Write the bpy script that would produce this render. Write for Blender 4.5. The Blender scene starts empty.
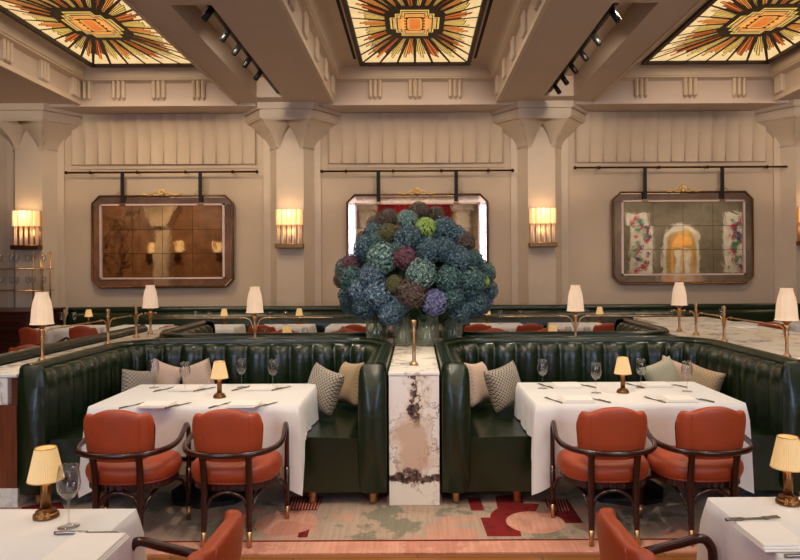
import bpy, math, random
from mathutils import Vector, Matrix
random.seed(7)
S = bpy.context.scene
COL = S.collection
PI = math.pi
sin, cos = math.sin, math.cos
CAMZ = 1.62
F = 660.0

def R(d): return d*PI/180
def lin(c):
    c = c/255.0
    return c/12.92 if c <= .04045 else ((c+.055)/1.055)**2.4
def rgb(r, g, b): return (lin(r), lin(g), lin(b), 1)

# ------------------------------------------------------------------ materials
M = {}
def new_mat(name):
    m = bpy.data.materials.new(name); m.use_nodes = True
    nt = m.node_tree; b = nt.nodes['Principled BSDF']
    M[name] = m
    return m, nt, b
def N(nt, t, **kw):
    n = nt.nodes.new(t)
    for k, v in kw.items():
        if k in n.inputs.keys(): n.inputs[k].default_value = v
        else: setattr(n, k, v)
    return n
def L(nt, a, b): nt.links.new(a, b)
def coords(nt, scale=(1,1,1), kind='Object'):
    tc = N(nt, 'ShaderNodeTexCoord'); mp = N(nt, 'ShaderNodeMapping'); mp.inputs['Scale'].default_value = scale
    L(nt, tc.outputs[kind], mp.inputs['Vector']); return mp.outputs['Vector']
def ramp(nt, fac, stops, interp='LINEAR'):
    r = N(nt, 'ShaderNodeValToRGB'); r.color_ramp.interpolation = interp
    e = r.color_ramp.elements
    while len(e) < len(stops): e.new(.5)
    for i, (p, c) in enumerate(stops): e[i].position = p; e[i].color = c
    L(nt, fac, r.inputs['Fac']); return r.outputs['Color']
def math_(nt, op, a, b=None, c=None):
    n = N(nt, 'ShaderNodeMath', operation=op)
    for i, x in enumerate((a, b, c)):
        if x is None: continue
        if isinstance(x, (int, float)): n.inputs[i].default_value = x
        else: L(nt, x, n.inputs[i])
    return n.outputs[0]
def mix(nt, fac, a, b):
    n = N(nt, 'ShaderNodeMix', data_type='RGBA')
    if isinstance(fac, (int, float)): n.inputs[0].default_value = fac
    else: L(nt, fac, n.inputs[0])
    for s, x in ((6, a), (7, b)):
        if isinstance(x, tuple): n.inputs[s].default_value = x
        else: L(nt, x, n.inputs[s])
    return n.outputs[2]
def simple(name, col, rough=.5, metal=0., var=.12, scale=8., bump=0., bscale=60., coat=0., sheen=0., spec=.5, stretch=(1,1,1)):
    m, nt, b = new_mat(name)
    v = coords(nt, stretch)
    n = N(nt, 'ShaderNodeTexNoise', Scale=scale, Detail=3.0); L(nt, v, n.inputs['Vector'])
    d = tuple(x*(1-var) for x in col[:3])+(1,); u = tuple(min(1, x*(1+var)) for x in col[:3])+(1,)
    L(nt, ramp(nt, n.outputs['Fac'], [(.3, d), (.7, u)]), b.inputs['Base Color'])
    b.inputs['Roughness'].default_value = rough; b.inputs['Metallic'].default_value = metal
    b.inputs['Specular IOR Level'].default_value = spec
    if coat: b.inputs['Coat Weight'].default_value = coat; b.inputs['Coat Roughness'].default_value = .25
    if sheen: b.inputs['Sheen Weight'].default_value = sheen
    if bump:
        n2 = N(nt, 'ShaderNodeTexNoise', Scale=bscale, Detail=3.0); L(nt, v, n2.inputs['Vector'])
        bp = N(nt, 'ShaderNodeBump', Strength=bump, Distance=.01); L(nt, n2.outputs['Fac'], bp.inputs['Height'])
        L(nt, bp.outputs['Normal'], b.inputs['Normal'])
    return m
def emit(name, col, s, base=None):
    m, nt, b = new_mat(name)
    v = coords(nt)
    n = N(nt, 'ShaderNodeTexNoise', Scale=6.0, Detail=2.0); L(nt, v, n.inputs['Vector'])
    d = tuple(x*.82 for x in col[:3])+(1,)
    c = ramp(nt, n.outputs['Fac'], [(.35, d), (.65, col)])
    L(nt, c, b.inputs['Emission Color'])
    b.inputs['Base Color'].default_value = base or tuple(x*.5 for x in col[:3])+(1,)
    b.inputs['Emission Strength'].default_value = s; b.inputs['Roughness'].default_value = .4
    return m

simple('plaster', rgb(202, 180, 152), .62, var=.04, scale=2.5, bump=.08, bscale=40)
simple('plaster_trim', rgb(210, 190, 164), .5, var=.04, scale=3, bump=.05, bscale=40)
simple('ceiling_paint', rgb(200, 180, 162), .6, var=.03, scale=2)
simple('orange_leather', rgb(168, 70, 34), .42, var=.10, scale=7, bump=.12, bscale=220, spec=.5)
simple('orange_piping', rgb(170, 66, 38), .4, var=.05)
simple('mahogany', rgb(50, 17, 11), .22, var=.3, scale=14, coat=.15, stretch=(1, 1, .15))
simple('mahogany_panel', rgb(112, 56, 28), .3, var=.35, scale=16, coat=.3, stretch=(2.5, 1, .18))
simple('dark_cabinet', rgb(58, 20, 15), .35, var=.2, scale=12, stretch=(.2, 1, 1))
simple('brass', rgb(200, 158, 114), .3, 1, var=.1, scale=20)
simple('antique_brass', rgb(128, 90, 54), .36, 1, var=.15, scale=20)
simple('bronze', rgb(70, 42, 26), .4, .8, var=.2, scale=20)
simple('black_metal', rgb(18, 17, 17), .45, .3, var=.1)
simple('black_strap', rgb(16, 15, 15), .7, var=.1)
simple('steel', rgb(140, 130, 118), .22, 1, var=.05)
simple('slot_black', rgb(14, 11, 9), .8, var=.05)
simple('dark_base', rgb(24, 26, 27), .4, var=.1)
simple('lead', rgb(46, 26, 16), .5, var=.15, scale=20)
simple('leaf_green', rgb(38, 66, 28), .5, var=.4, scale=14)
simple('stem_green', rgb(84, 118, 48), .5, var=.3, scale=14)
simple('red_curtain', rgb(150, 22, 26), .7, var=.2, scale=6)
simple('gold_leaf', rgb(232, 196, 128), .3, .6, var=.15, scale=6)
simple('art_cream', rgb(222, 216, 205), .6, var=.06, scale=5)
simple('brown_wall', rgb(150, 106, 72), .5, var=.25, scale=2.2)
simple('art_dark', rgb(70, 32, 22), .6, var=.2, scale=6)
simple('petal_red', rgb(180, 30, 60), .6); simple('petal_green', rgb(30, 140, 100), .6); simple('petal_purple', rgb(90, 50, 110), .6)
simple('stone_wall', rgb(120, 112, 96), .6, var=.1, scale=2)
simple('pink_trim', rgb(226, 198, 184), .35, .1, var=.06)

def cloth(name, col):
    m, nt, b = new_mat(name)
    v = coords(nt)
    n = N(nt, 'ShaderNodeTexNoise', Scale=5.0, Detail=4.0, Distortion=.6); L(nt, v, n.inputs['Vector'])
    n2 = N(nt, 'ShaderNodeTexNoise', Scale=500.0, Detail=1.0); L(nt, v, n2.inputs['Vector'])
    s = math_(nt, 'ADD', math_(nt, 'MULTIPLY', n.outputs['Fac'], 1.0), math_(nt, 'MULTIPLY', n2.outputs['Fac'], .05))
    bp = N(nt, 'ShaderNodeBump', Strength=.25, Distance=.03); L(nt, s, bp.inputs['Height']); L(nt, bp.outputs['Normal'], b.inputs['Normal'])
    b.inputs['Base Color'].default_value = col; b.inputs['Roughness'].default_value = .85; b.inputs['Sheen Weight'].default_value = .15
    b.inputs['Specular IOR Level'].default_value = .2
cloth('linen', rgb(226, 226, 224)); cloth('napkin', rgb(240, 236, 228))

def green_leather(name, col):
    m, nt, b = new_mat(name)
    v = coords(nt)
    n = N(nt, 'ShaderNodeTexNoise', Scale=3.0, Detail=3.0); L(nt, v, n.inputs['Vector'])
    L(nt, ramp(nt, n.outputs['Fac'], [(.3, tuple(x*.75 for x in col[:3])+(1,)), (.7, tuple(x*1.3 for x in col[:3])+(1,))]), b.inputs['Base Color'])
    n2 = N(nt, 'ShaderNodeTexVoronoi', Scale=260.0); L(nt, v, n2.inputs['Vector'])
    n3 = N(nt, 'ShaderNodeTexNoise', Scale=9.0, Detail=2.0); L(nt, v, n3.inputs['Vector'])
    h = math_(nt, 'ADD', math_(nt, 'MULTIPLY', n2.outputs['Distance'], .06), n3.outputs['Fac'])
    bp = N(nt, 'ShaderNodeBump', Strength=.2, Distance=.03); L(nt, h, bp.inputs['Height']); L(nt, bp.outputs['Normal'], b.inputs['Normal'])
    b.inputs['Roughness'].default_value = .26; b.inputs['Specular IOR Level'].default_value = .6
    b.inputs['Coat Weight'].default_value = .0; b.inputs['Coat Roughness'].default_value = .2
green_leather('green_leather', rgb(15, 33, 13)); green_leather('green_piping', rgb(18, 30, 18))

def glass(name, tint=(1, 1, 1, 1), refl=1.0, milk=0):
    m, nt, b = new_mat(name)
    nt.nodes.remove(b); out = nt.nodes['Material Output']
    tr = N(nt, 'ShaderNodeBsdfTransparent'); tr.inputs[0].default_value = tint
    gl = N(nt, 'ShaderNodeBsdfGlossy'); gl.inputs['Roughness'].default_value = .03
    lw = N(nt, 'ShaderNodeLayerWeight', Blend=.5)
    mx = N(nt, 'ShaderNodeMixShader'); L(nt, math_(nt, 'MULTIPLY_ADD', math_(nt, 'POWER', lw.outputs['Facing'], 3.0), .65*refl, .06), mx.inputs[0]); L(nt, tr.outputs[0], mx.inputs[1]); L(nt, gl.outputs[0], mx.inputs[2]); 
    if milk:
        tl = N(nt, 'ShaderNodeBsdfDiffuse'); tl.inputs[0].default_value = rgb(206, 212, 184); m2 = N(nt, 'ShaderNodeMixShader'); m2.inputs[0].default_value = milk
        L(nt, mx.outputs[0], m2.inputs[1]); L(nt, tl.outputs[0], m2.inputs[2]); L(nt, m2.outputs[0], out.inputs['Surface'])
    else: L(nt, mx.outputs[0], out.inputs['Surface'])
glass('clear_glass', (.93, .93, .93, 1), 1.25); glass('vase_glass', rgb(244, 247, 238), 1.3, .13)

def mirror_mat(name, col, rough):
    m, nt, b = new_mat(name)
    v = coords(nt); n = N(nt, 'ShaderNodeTexNoise', Scale=5.0, Detail=5.0, Distortion=1.0); L(nt, v, n.inputs['Vector'])
    L(nt, ramp(nt, n.outputs['Fac'], [(.3, tuple(x*.72 for x in col[:3])+(1,)), (.7, col)]), b.inputs['Base Color'])
    b.inputs['Metallic'].default_value = 1; b.inputs['Roughness'].default_value = rough
    bp = N(nt, 'ShaderNodeBump', Strength=.02, Distance=.02); L(nt, n.outputs['Fac'], bp.inputs['Height']); L(nt, bp.outputs['Normal'], b.inputs['Normal'])
mirror_mat('mirror_glass', rgb(214, 200, 180), .025)
mirror_mat('bevel_mirror', rgb(226, 206, 190), .05); M['bevel_mirror'].node_tree.nodes['Principled BSDF'].inputs['Metallic'].default_value = .9

# marble: cream slab with brown-violet veins
def marble(name, dens=.5, feature=False):
    m, nt, b = new_mat(name)
    v = coords(nt)
    warp = N(nt, 'ShaderNodeTexNoise', Scale=2.2, Detail=6.0, Roughness=.6); L(nt, v, warp.inputs['Vector'])
    addv = N(nt, 'ShaderNodeMixRGB', blend_type='LINEAR_LIGHT'); addv.inputs[0].default_value = .55
    L(nt, v, addv.inputs[1]); L(nt, warp.outputs['Color'], addv.inputs[2])
    nb = N(nt, 'ShaderNodeTexNoise', Scale=1.6, Detail=5.0); L(nt, v, nb.inputs['Vector'])
    base = ramp(nt, nb.outputs['Fac'], [(.35, rgb(244, 240, 230)), (.58, rgb(238, 230, 214)), (.8, rgb(228, 206, 176))])
    vo = N(nt, 'ShaderNodeTexVoronoi', feature='DISTANCE_TO_EDGE', Scale=2.6); L(nt, addv.outputs[0], vo.inputs['Vector'])
    vein = ramp(nt, vo.outputs['Distance'], [(.0, (1,1,1,1)), (.05*dens, (.5,.5,.5,1)), (.11*dens, (0,0,0,1))])
    n2 = N(nt, 'ShaderNodeTexNoise', Scale=3.3, Detail=4.0); L(nt, v, n2.inputs['Vector'])
    mask = ramp(nt, n2.outputs['Fac'], [(.40, (0,0,0,1)), (.62, (1,1,1,1))])
    n3 = N(nt, 'ShaderNodeTexNoise', Scale=30.0, Detail=4.0); L(nt, v, n3.inputs['Vector'])
    vm = math_(nt, 'MULTIPLY', vein, mask)
    vo2 = N(nt, 'ShaderNodeTexVoronoi', feature='DISTANCE_TO_EDGE', Scale=6.5); L(nt, addv.outputs[0], vo2.inputs['Vector'])
    fine = ramp(nt, vo2.outputs['Distance'], [(.0, (.4,.4,.4,1)), (.02, (0,0,0,1))])
    fine = math_(nt, 'MULTIPLY', fine, ramp(nt, nb.outputs['Fac'], [(.42, (0,0,0,1)), (.6, (1,1,1,1))]))
    c = mix(nt, fine, base, rgb(168, 138, 108))
    dark = mix(nt, ramp(nt, n3.outputs['Fac'], [(.42, (0,0,0,1)), (.6, (1,1,1,1))]), rgb(34, 22, 28), rgb(120, 96, 84))
    c = mix(nt, vm, c, dark)
    if feature:
        sep = N(nt, 'ShaderNodeSeparateXYZ'); L(nt, v, sep.inputs[0])
        x, z = sep.outputs['X'], sep.outputs['Z']
        nz = N(nt, 'ShaderNodeTexNoise', Scale=5.5, Detail=7.0, Roughness=.65); L(nt, v, nz.inputs['Vector'])
        off = math_(nt, 'MULTIPLY', math_(nt, 'SUBTRACT', nz.outputs['Fac'], .5), .42)
        # tan cloud in the lower middle
        dx = math_(nt, 'DIVIDE', math_(nt, 'ADD', x, .0), .17)
        dz = math_(nt, 'DIVIDE', math_(nt, 'SUBTRACT', z, .40), .26)
        rr = math_(nt, 'ADD', math_(nt, 'MULTIPLY', dx, dx), math_(nt, 'MULTIPLY', dz, dz))
        rr = math_(nt, 'ADD', rr, math_(nt, 'MULTIPLY', off, 8.0))
        tan = ramp(nt, rr, [(.3, (.7,.7,.7,1)), (1.0, (0,0,0,1))])
        c = mix(nt, tan, c, rgb(196, 156, 120))
        rim = ramp(nt, math_(nt, 'ABSOLUTE', math_(nt, 'SUBTRACT', rr, .92)), [(.0, (.6,.6,.6,1)), (.07, (0,0,0,1))])
        c = mix(nt, rim, c, rgb(122, 88, 66))
        # upright ragged fissure in the upper half
        xx = math_(nt, 'ABSOLUTE', math_(nt, 'ADD', math_(nt, 'ADD', x, -.02), off))
        up = ramp(nt, z, [(.52, (0,0,0,1)), (.6, (1,1,1,1))])
        wn = N(nt, 'ShaderNodeTexNoise', Scale=9.0, Detail=3.0); L(nt, v, wn.inputs['Vector'])
        wd = math_(nt, 'ADD', math_(nt, 'MULTIPLY', math_(nt, 'SUBTRACT', wn.outputs['Fac'], .40), .13), .010)
        gold = ramp(nt, math_(nt, 'SUBTRACT', xx, wd), [(.0, (.55,.55,.55,1)), (.05, (0,0,0,1))])
        c = mix(nt, math_(nt, 'MULTIPLY', gold, up), c, rgb(206, 176, 120))
        w = ramp(nt, math_(nt, 'SUBTRACT', xx, wd), [(.0, (1,1,1,1)), (.010, (0,0,0,1))])
        c = mix(nt, math_(nt, 'MULTIPLY', w, up), c, dark)
        # dark band low down
        zz = math_(nt, 'ABSOLUTE', math_(nt, 'ADD', math_(nt, 'SUBTRACT', z, .19), math_(nt, 'MULTIPLY', off, .8)))
        w2 = ramp(nt, zz, [(.0, (1,1,1,1)), (.022, (1,1,1,1)), (.036, (0,0,0,1))])
        c = mix(nt, w2, c, dark)
    L(nt, c, b.inputs['Base Color']); b.inputs['Roughness'].default_value = .32
marble('marble', .75); marble('pillar_marble', .3, True)

# herringbone-ish plank floor
def planks():
    m, nt, b = new_mat('oak_floor')
    v = coords(nt, (1, 1, 1))
    br = N(nt, 'ShaderNodeTexBrick', Scale=1.0); br.inputs['Brick Width'].default_value = 1.4; br.inputs['Row Height'].default_value = .12
    br.inputs['Mortar Size'].default_value = .004; br.inputs['Color1'].default_value = rgb(168, 112, 62); br.inputs['Color2'].default_value = rgb(140, 88, 46); br.inputs['Mortar'].default_value = rgb(60, 34, 18)
    L(nt, v, br.inputs['Vector'])
    n = N(nt, 'ShaderNodeTexNoise', Scale=6.0, Detail=6.0); v2 = coords(nt, (.6, 9, 1)); L(nt, v2, n.inputs['Vector'])
    L(nt, mix(nt, math_(nt, 'MULTIPLY', n.outputs['Fac'], .5), br.outputs['Color'], rgb(110, 66, 32)), b.inputs['Base Color'])
    b.inputs['Roughness'].default_value = .32
planks()
def rugm(name, a, b2, c3, streak=.5):
    m, nt, b = new_mat(name)
    v = coords(nt)
    n = N(nt, 'ShaderNodeTexNoise', Scale=2.0, Detail=8.0, Roughness=.7, Distortion=.3); L(nt, v, n.inputs['Vector'])
    c = ramp(nt, n.outputs['Fac'], [(.43, a), (.46, b2), (.54, b2), (.57, c3)])
    v2 = coords(nt, (26, 1.5, 1)); s = N(nt, 'ShaderNodeTexNoise', Scale=2.0, Detail=4.0); L(nt, v2, s.inputs['Vector'])
    c = mix(nt, ramp(nt, s.outputs['Fac'], [(.4, (0,0,0,1)), (.75, (streak,)*3+(1,))]), c, rgb(120, 72, 60))
    n3 = N(nt, 'ShaderNodeTexNoise', Scale=160.0, Detail=2.0); L(nt, v, n3.inputs['Vector'])
    c = mix(nt, math_(nt, 'MULTIPLY', n3.outputs['Fac'], .28), c, rgb(110, 84, 74))
    L(nt, c, b.inputs['Base Color']); b.inputs['Roughness'].default_value = .95; b.inputs['Specular IOR Level'].default_value = .1
    bp = N(nt, 'ShaderNodeBump', Strength=.5, Distance=.01); L(nt, n3.outputs['Fac'], bp.inputs['Height']); L(nt, bp.outputs['Normal'], b.inputs['Normal'])
rugm('rug_field', rgb(138, 140, 122), rgb(190, 170, 152), rgb(214, 162, 142), .28)
rugm('rug_pink', rgb(222, 160, 138), rgb(230, 172, 150), rgb(212, 150, 130), .25)
rugm('rug_maroon', rgb(118, 18, 22), rgb(132, 22, 28), rgb(108, 14, 20), .1)
rugm('rug_sage', rgb(122, 120, 102), rgb(140, 132, 112), rgb(150, 136, 116), .2)

def fabric(name, bg, fg, scale, mode):
    m, nt, b = new_mat(name)
    v = coords(nt)
    mp = N(nt, 'ShaderNodeMapping'); L(nt, v, mp.inputs['Vector']); mp.inputs['Rotation'].default_value = (0, R(45), 0); mp.inputs['Scale'].default_value = (scale,)*3
    sep = N(nt, 'ShaderNodeSeparateXYZ'); L(nt, mp.outputs[0], sep.inputs[0])
    fx = math_(nt, 'ABSOLUTE', math_(nt, 'SUBTRACT', math_(nt, 'FRACT', sep.outputs['X']), .5))
    fz = math_(nt, 'ABSOLUTE', math_(nt, 'SUBTRACT', math_(nt, 'FRACT', sep.outputs['Z']), .5))
    if mode == 'lattice':
        d = math_(nt, 'MAXIMUM', fx, fz)
        k = ramp(nt, d, [(0, (1,1,1,1)), (.13, (1,1,1,1)), (.15, (0,0,0,1)), (.34, (0,0,0,1)), (.36, (1,1,1,1))], 'CONSTANT')
    else:
        d = math_(nt, 'ADD', math_(nt, 'MULTIPLY', fx, fx), math_(nt, 'MULTIPLY', fz, fz))
        k = ramp(nt, d, [(0, (1,1,1,1)), (.05, (0,0,0,1))])
    L(nt, mix(nt, k, bg, fg), b.inputs['Base Color']); b.inputs['Roughness'].default_value = .9; b.inputs['Sheen Weight'].default_value = .2
fabric('lattice_fabric', rgb(205, 192, 172), rgb(58, 54, 50), 46, 'lattice')
fabric('blush_fabric', rgb(206, 180, 160), rgb(158, 128, 112), 46, 'dots')
fabric('sage_fabric', rgb(178, 174, 148), rgb(146, 140, 112), 42, 'dots')
fabric('sand_fabric', rgb(192, 170, 132), rgb(150, 126, 94), 46, 'lattice')

# lit lamps
def shade_mat(name, col, s, stripes=0):
    m, nt, b = new_mat(name)
    v = coords(nt)
    n = N(nt, 'ShaderNodeTexGradient', gradient_type='SPHERICAL')
    L(nt, v, n.inputs['Vector'])
    c = N(nt, 'ShaderNodeTexNoise', Scale=14.0); L(nt, v, c.inputs['Vector'])
    L(nt, ramp(nt, c.outputs['Fac'], [(.3, tuple(x*.85 for x in col[:3])+(1,)), (.7, col)]), b.inputs['Emission Color'])
    b.inputs['Base Color'].default_value = rgb(205, 184, 146); b.inputs['Emission Strength'].default_value = s; b.inputs['Roughness'].default_value = .8
shade_mat('pleated_shade', rgb(255, 200, 112), .42)
shade_mat('tulip_shade', rgb(255, 214, 182), .52)
shade_mat('sconce_shade', rgb(255, 200, 128), .8)
shade_mat('sconce_rod', rgb(235, 170, 135), .3)
emit('bulb_glow', rgb(255, 205, 140), 2.5)
emit('window_light', rgb(196, 216, 255), 1.0)
emit('glass_cream', rgb(255, 218, 156), .92)
emit('glass_yellow', rgb(242, 202, 96), .85)
emit('glass_straw', rgb(238, 188, 110), .75)
emit('glass_amber', rgb(238, 168, 84), .85)
emit('glass_orange', rgb(240, 128, 46), .85)
emit('glass_rust', rgb(184, 84, 42), .62)
emit('glass_brown', rgb(104, 50, 32), .5)

def petals(name, cols):
    m, nt, b = new_mat(name)
    v = coords(nt)
    n = N(nt, 'ShaderNodeTexNoise', Scale=5.5, Detail=4.0, Roughness=.8); L(nt, v, n.inputs['Vector'])
    L(nt, ramp(nt, n.outputs['Fac'], [(.36, cols[0]), (.5, cols[1]), (.66, cols[2])]), b.inputs['Base Color'])
    b.inputs['Roughness'].default_value = .6
petals('petal_blue', (rgb(18, 42, 54), rgb(52, 88, 102), rgb(146, 168, 170)))
petals('petal_teal', (rgb(22, 52, 56), rgb(58, 96, 98), rgb(140, 164, 152)))
petals('petal_steel', (rgb(28, 50, 70), rgb(74, 104, 126), rgb(172, 188, 190)))
petals('petal_sage', (rgb(46, 82, 82), rgb(100, 136, 130), rgb(192, 206, 186)))
petals('petal_lime', (rgb(112, 150, 58), rgb(158, 188, 84), rgb(202, 214, 140)))
petals('petal_mauve', (rgb(78, 44, 62), rgb(112, 68, 82), rgb(146, 98, 104)))
petals('petal_violet', (rgb(66, 66, 112), rgb(112, 114, 156), rgb(176, 174, 196)))
petals('petal_russet', (rgb(44, 34, 32), rgb(92, 64, 62), rgb(130, 124, 92)))
petals('petal_olive', (rgb(66, 74, 36), rgb(98, 98, 52), rgb(122, 96, 76)))

# ------------------------------------------------------------------ mesh helper
class MB:
    def __init__(s): s.v = []; s.f = []; s.m = []; s.s = []
    def add(s, vs, fs, mi=0, sm=False, T=None):
        b = len(s.v)
        s.v += [tuple(T @ Vector(p)) if T else tuple(p) for p in vs]
        for f in fs: s.f.append(tuple(i+b for i in f)); s.m.append(mi); s.s.append(sm)
    def box(s, x0, x1, y0, y1, z0, z1, mi=0, T=None, bev=0):
        if bev:
            e = bev; vs = []; 
            X = (x0, x1); Y = (y0, y1); Z = (z0, z1)
            idx = {}
            for i in (0, 1):
                for j in (0, 1):
                    for k in (0, 1):
                        sx = 1-2*i; sy = 1-2*j; sz = 1-2*k
                        idx[i,j,k] = len(vs)
                        vs += [(X[i], Y[j]+sy*e, Z[k]+sz*e), (X[i]+sx*e, Y[j], Z[k]+sz*e), (X[i]+sx*e, Y[j]+sy*e, Z[k])]
            q = []
            I = lambda i, j, k, a: idx[i,j,k]+a
            for i in (0, 1): q.append((I(i,0,0,0), I(i,1,0,0), I(i,1,1,0), I(i,0,1,0)))
            for j in (0, 1): q.append((I(0,j,0,1), I(1,j,0,1), I(1,j,1,1), I(0,j,1,1)))
            for k in (0, 1): q.append((I(0,0,k,2), I(1,0,k,2), I(1,1,k,2), I(0,1,k,2)))
            for i in (0, 1):
                for j in (0, 1): q.append((I(i,j,0,0), I(i,j,0,1), I(i,j,1,1), I(i,j,1,0)))
                for k in (0, 1): q.append((I(i,0,k,0), I(i,0,k,2), I(i,1,k,2), I(i,1,k,0)))
            for j in (0, 1):
                for k in (0, 1): q.append((I(0,j,k,1), I(0,j,k,2), I(1,j,k,2), I(1,j,k,1)))
            for i in (0, 1):
                for j in (0, 1):
                    for k in (0, 1): q.append((I(i,j,k,0), I(i,j,k,1), I(i,j,k,2)))
            s.add(vs, q, mi, False, T); return s
        vs = [(x, y, z) for x in (x0, x1) for y in (y0, y1) for z in (z0, z1)]
        s.add(vs, [(0,1,3,2), (4,6,7,5), (0,4,5,1), (2,3,7,6), (0,2,6,4), (1,5,7,3)], mi, False, T); return s
    def lathe(s, prof, c=(0,0,0), seg=24, mi=0, sm=True, T=None, wob=None, cap=True):
        vs = []; n = len(prof)
        for i in range(seg):
            a = 2*PI*i/seg
            for j, (r, z) in enumerate(prof):
                rr = r*(wob(a, j, n) if wob else 1)
                vs.append((c[0]+rr*cos(a), c[1]+rr*sin(a), c[2]+z))
        fs = []
        for i in range(seg):
            k = (i+1) % seg
            for j in range(n-1): fs.append((i*n+j, k*n+j, k*n+j+1, i*n+j+1))
        if cap:
            if prof[0][0] > 1e-5: fs.append(tuple(i*n for i in range(seg))[::-1])
            if prof[-1][0] > 1e-5: fs.append(tuple(i*n+n-1 for i in range(seg)))
        s.add(vs, fs, mi, sm, T); return s
    def tube(s, pts, r, seg=10, mi=0, closed=False, sm=True, T=None, flat=1., cap=True):
        P = [Vector(p) for p in pts]; n = len(P); vs = []
        rs = r if isinstance(r, (list, tuple)) else [r]*n
        up = None
        for i in range(n):
            a = P[(i-1) % n] if (closed or i > 0) else P[0]
            b = P[(i+1) % n] if (closed or i < n-1) else P[-1]
            t = (b-a).normalized()
            if up is None:
                up = Vector((0,0,1)) if abs(t.z) < .9 else Vector((1,0,0))
            side = t.cross(up).normalized(); up = side.cross(t).normalized()
            for k in range(seg):
                an = 2*PI*k/seg
                vs.append(P[i] + side*cos(an)*rs[i]*flat + up*sin(an)*rs[i])
        fs = []
        for i in range(n if closed else n-1):
            j = (i+1) % n
            for k in range(seg): fs.append((i*seg+k, j*seg+k, j*seg+(k+1) % seg, i*seg+(k+1) % seg))
        if not closed and cap: fs += [tuple(range(seg))[::-1], tuple((n-1)*seg+k for k in range(seg))]
        s.add(vs, fs, mi, sm, T); return s
    def grid(s, fn, nu, nv, mi=0, sm=True, cu=False, cv=False, T=None):
        vs = [fn(i/(nu if cu else nu-1), j/(nv if cv else nv-1)) for i in range(nu) for j in range(nv)]
        fs = []
        for i in range(nu if cu else nu-1):
            for j in range(nv if cv else nv-1):
                a, b = (i+1) % nu, (j+1) % nv
                fs.append((i*nv+j, a*nv+j, a*nv+b, i*nv+b))
        s.add(vs, fs, mi, sm, T); return s
    def ball(s, c, r, seg=14, mi=0, sc=(1,1,1), T=None):
        k = max(6, seg//2)
        s.grid(lambda u, v: (c[0]+r*sc[0]*sin(PI*v)*cos(2*PI*u), c[1]+r*sc[1]*sin(PI*v)*sin(2*PI*u), c[2]+r*sc[2]*cos(PI*v)), seg, k, mi, True, cu=True, T=T); return s
    def prism(s, pts, z0, z1, mi=0, axis='z', sm=False, T=None):
        n = len(pts)
        def P(a, b, c): return (a, b, c) if axis == 'z' else (a, c, b) if axis == 'y' else (c, a, b)
        vs = [P(a, b, z0) for a, b in pts]+[P(a, b, z1) for a, b in pts]
        fs = [tuple(range(n))[::-1], tuple(range(n, 2*n))]
        s.add(vs, fs, mi, False, T)
        s.add(vs, [(i, (i+1) % n, n+(i+1) % n, n+i) for i in range(n)], mi, sm, T); return s
    def build(s, name, mats, parent=None, loc=None, rot=None):
        me = bpy.data.meshes.new(name); me.from_pydata(s.v, [], s.f)
        if isinstance(mats, str): mats = [mats]
        for m in mats: me.materials.append(M[m])
        me.polygons.foreach_set('material_index', s.m); me.polygons.foreach_set('use_smooth', s.s)
        import bmesh
        bm = bmesh.new(); bm.from_mesh(me); bmesh.ops.remove_doubles(bm, verts=bm.verts, dist=1e-5)
        bmesh.ops.recalc_face_normals(bm, faces=bm.faces); bm.to_mesh(me); bm.free()
        me.update()
        o = bpy.data.objects.new(name, me); COL.objects.link(o)
        if parent: o.parent = parent
        if loc: o.location = loc
        if rot: o.rotation_euler = rot
        return o

def smooth(pts, k=6, closed=False):
    P = [Vector(p) for p in pts]; n = len(P); out = []
    rng = range(n if closed else n-1)
    for i in rng:
        p0 = P[(i-1) % n] if closed or i > 0 else P[0]; p1 = P[i]; p2 = P[(i+1) % n]
        p3 = P[(i+2) % n] if closed or i+2 < n else P[-1]
        for j in range(k):
            t = j/k
            out.append(.5*((2*p1)+(-p0+p2)*t+(2*p0-5*p1+4*p2-p3)*t*t+(-p0+3*p1-3*p2+p3)*t**3))
    if not closed: out.append(P[-1])
    return out

def tag(o, label=None, cat=None, group=None, kind=None):
    if label: o['label'] = label
    if cat: o['category'] = cat
    if group: o['group'] = group
    if kind: o['kind'] = kind
    return o
def empty(name, loc=(0,0,0), rz=0, label=None, cat=None, group=None):
    o = bpy.data.objects.new(name, None); COL.objects.link(o); o.location = loc; o.rotation_euler = (0, 0, rz)
    o.empty_display_size = .1
    return tag(o, label, cat, group)
def kids(o): return [c for c in COL.objects if c.parent == o]
def copy_tree(o, loc=None, rz=None, label=None, group=None, parent=None, scale=None):
    c = o.copy(); COL.objects.link(c); c.parent = parent
    if loc is not None: c.location = loc
    if rz is not None: c.rotation_euler = (0, 0, rz)
    if scale is not None: c.scale = scale
    if label: c['label'] = label
    if group: c['group'] = group
    for k in kids(o): copy_tree(k, parent=c)
    return c
def struct(name, mb, mats, **kw): return tag(mb.build(name, mats, **kw), kind='structure')
def floor_pt(px, py, z=0.0):
    k = (py-268)/(CAMZ-z); return ((px-416)/k, F/k)

# ================================================================== SETTING
YW = 11.6           # far wall
XL, XR, YR = -14.0, 14.0, -3.6
ZC = 5.15
fl = MB(); fl.box(XL, XR, YR, YW+.2, -.25, -.012); struct('floor', fl, 'oak_floor')
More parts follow.
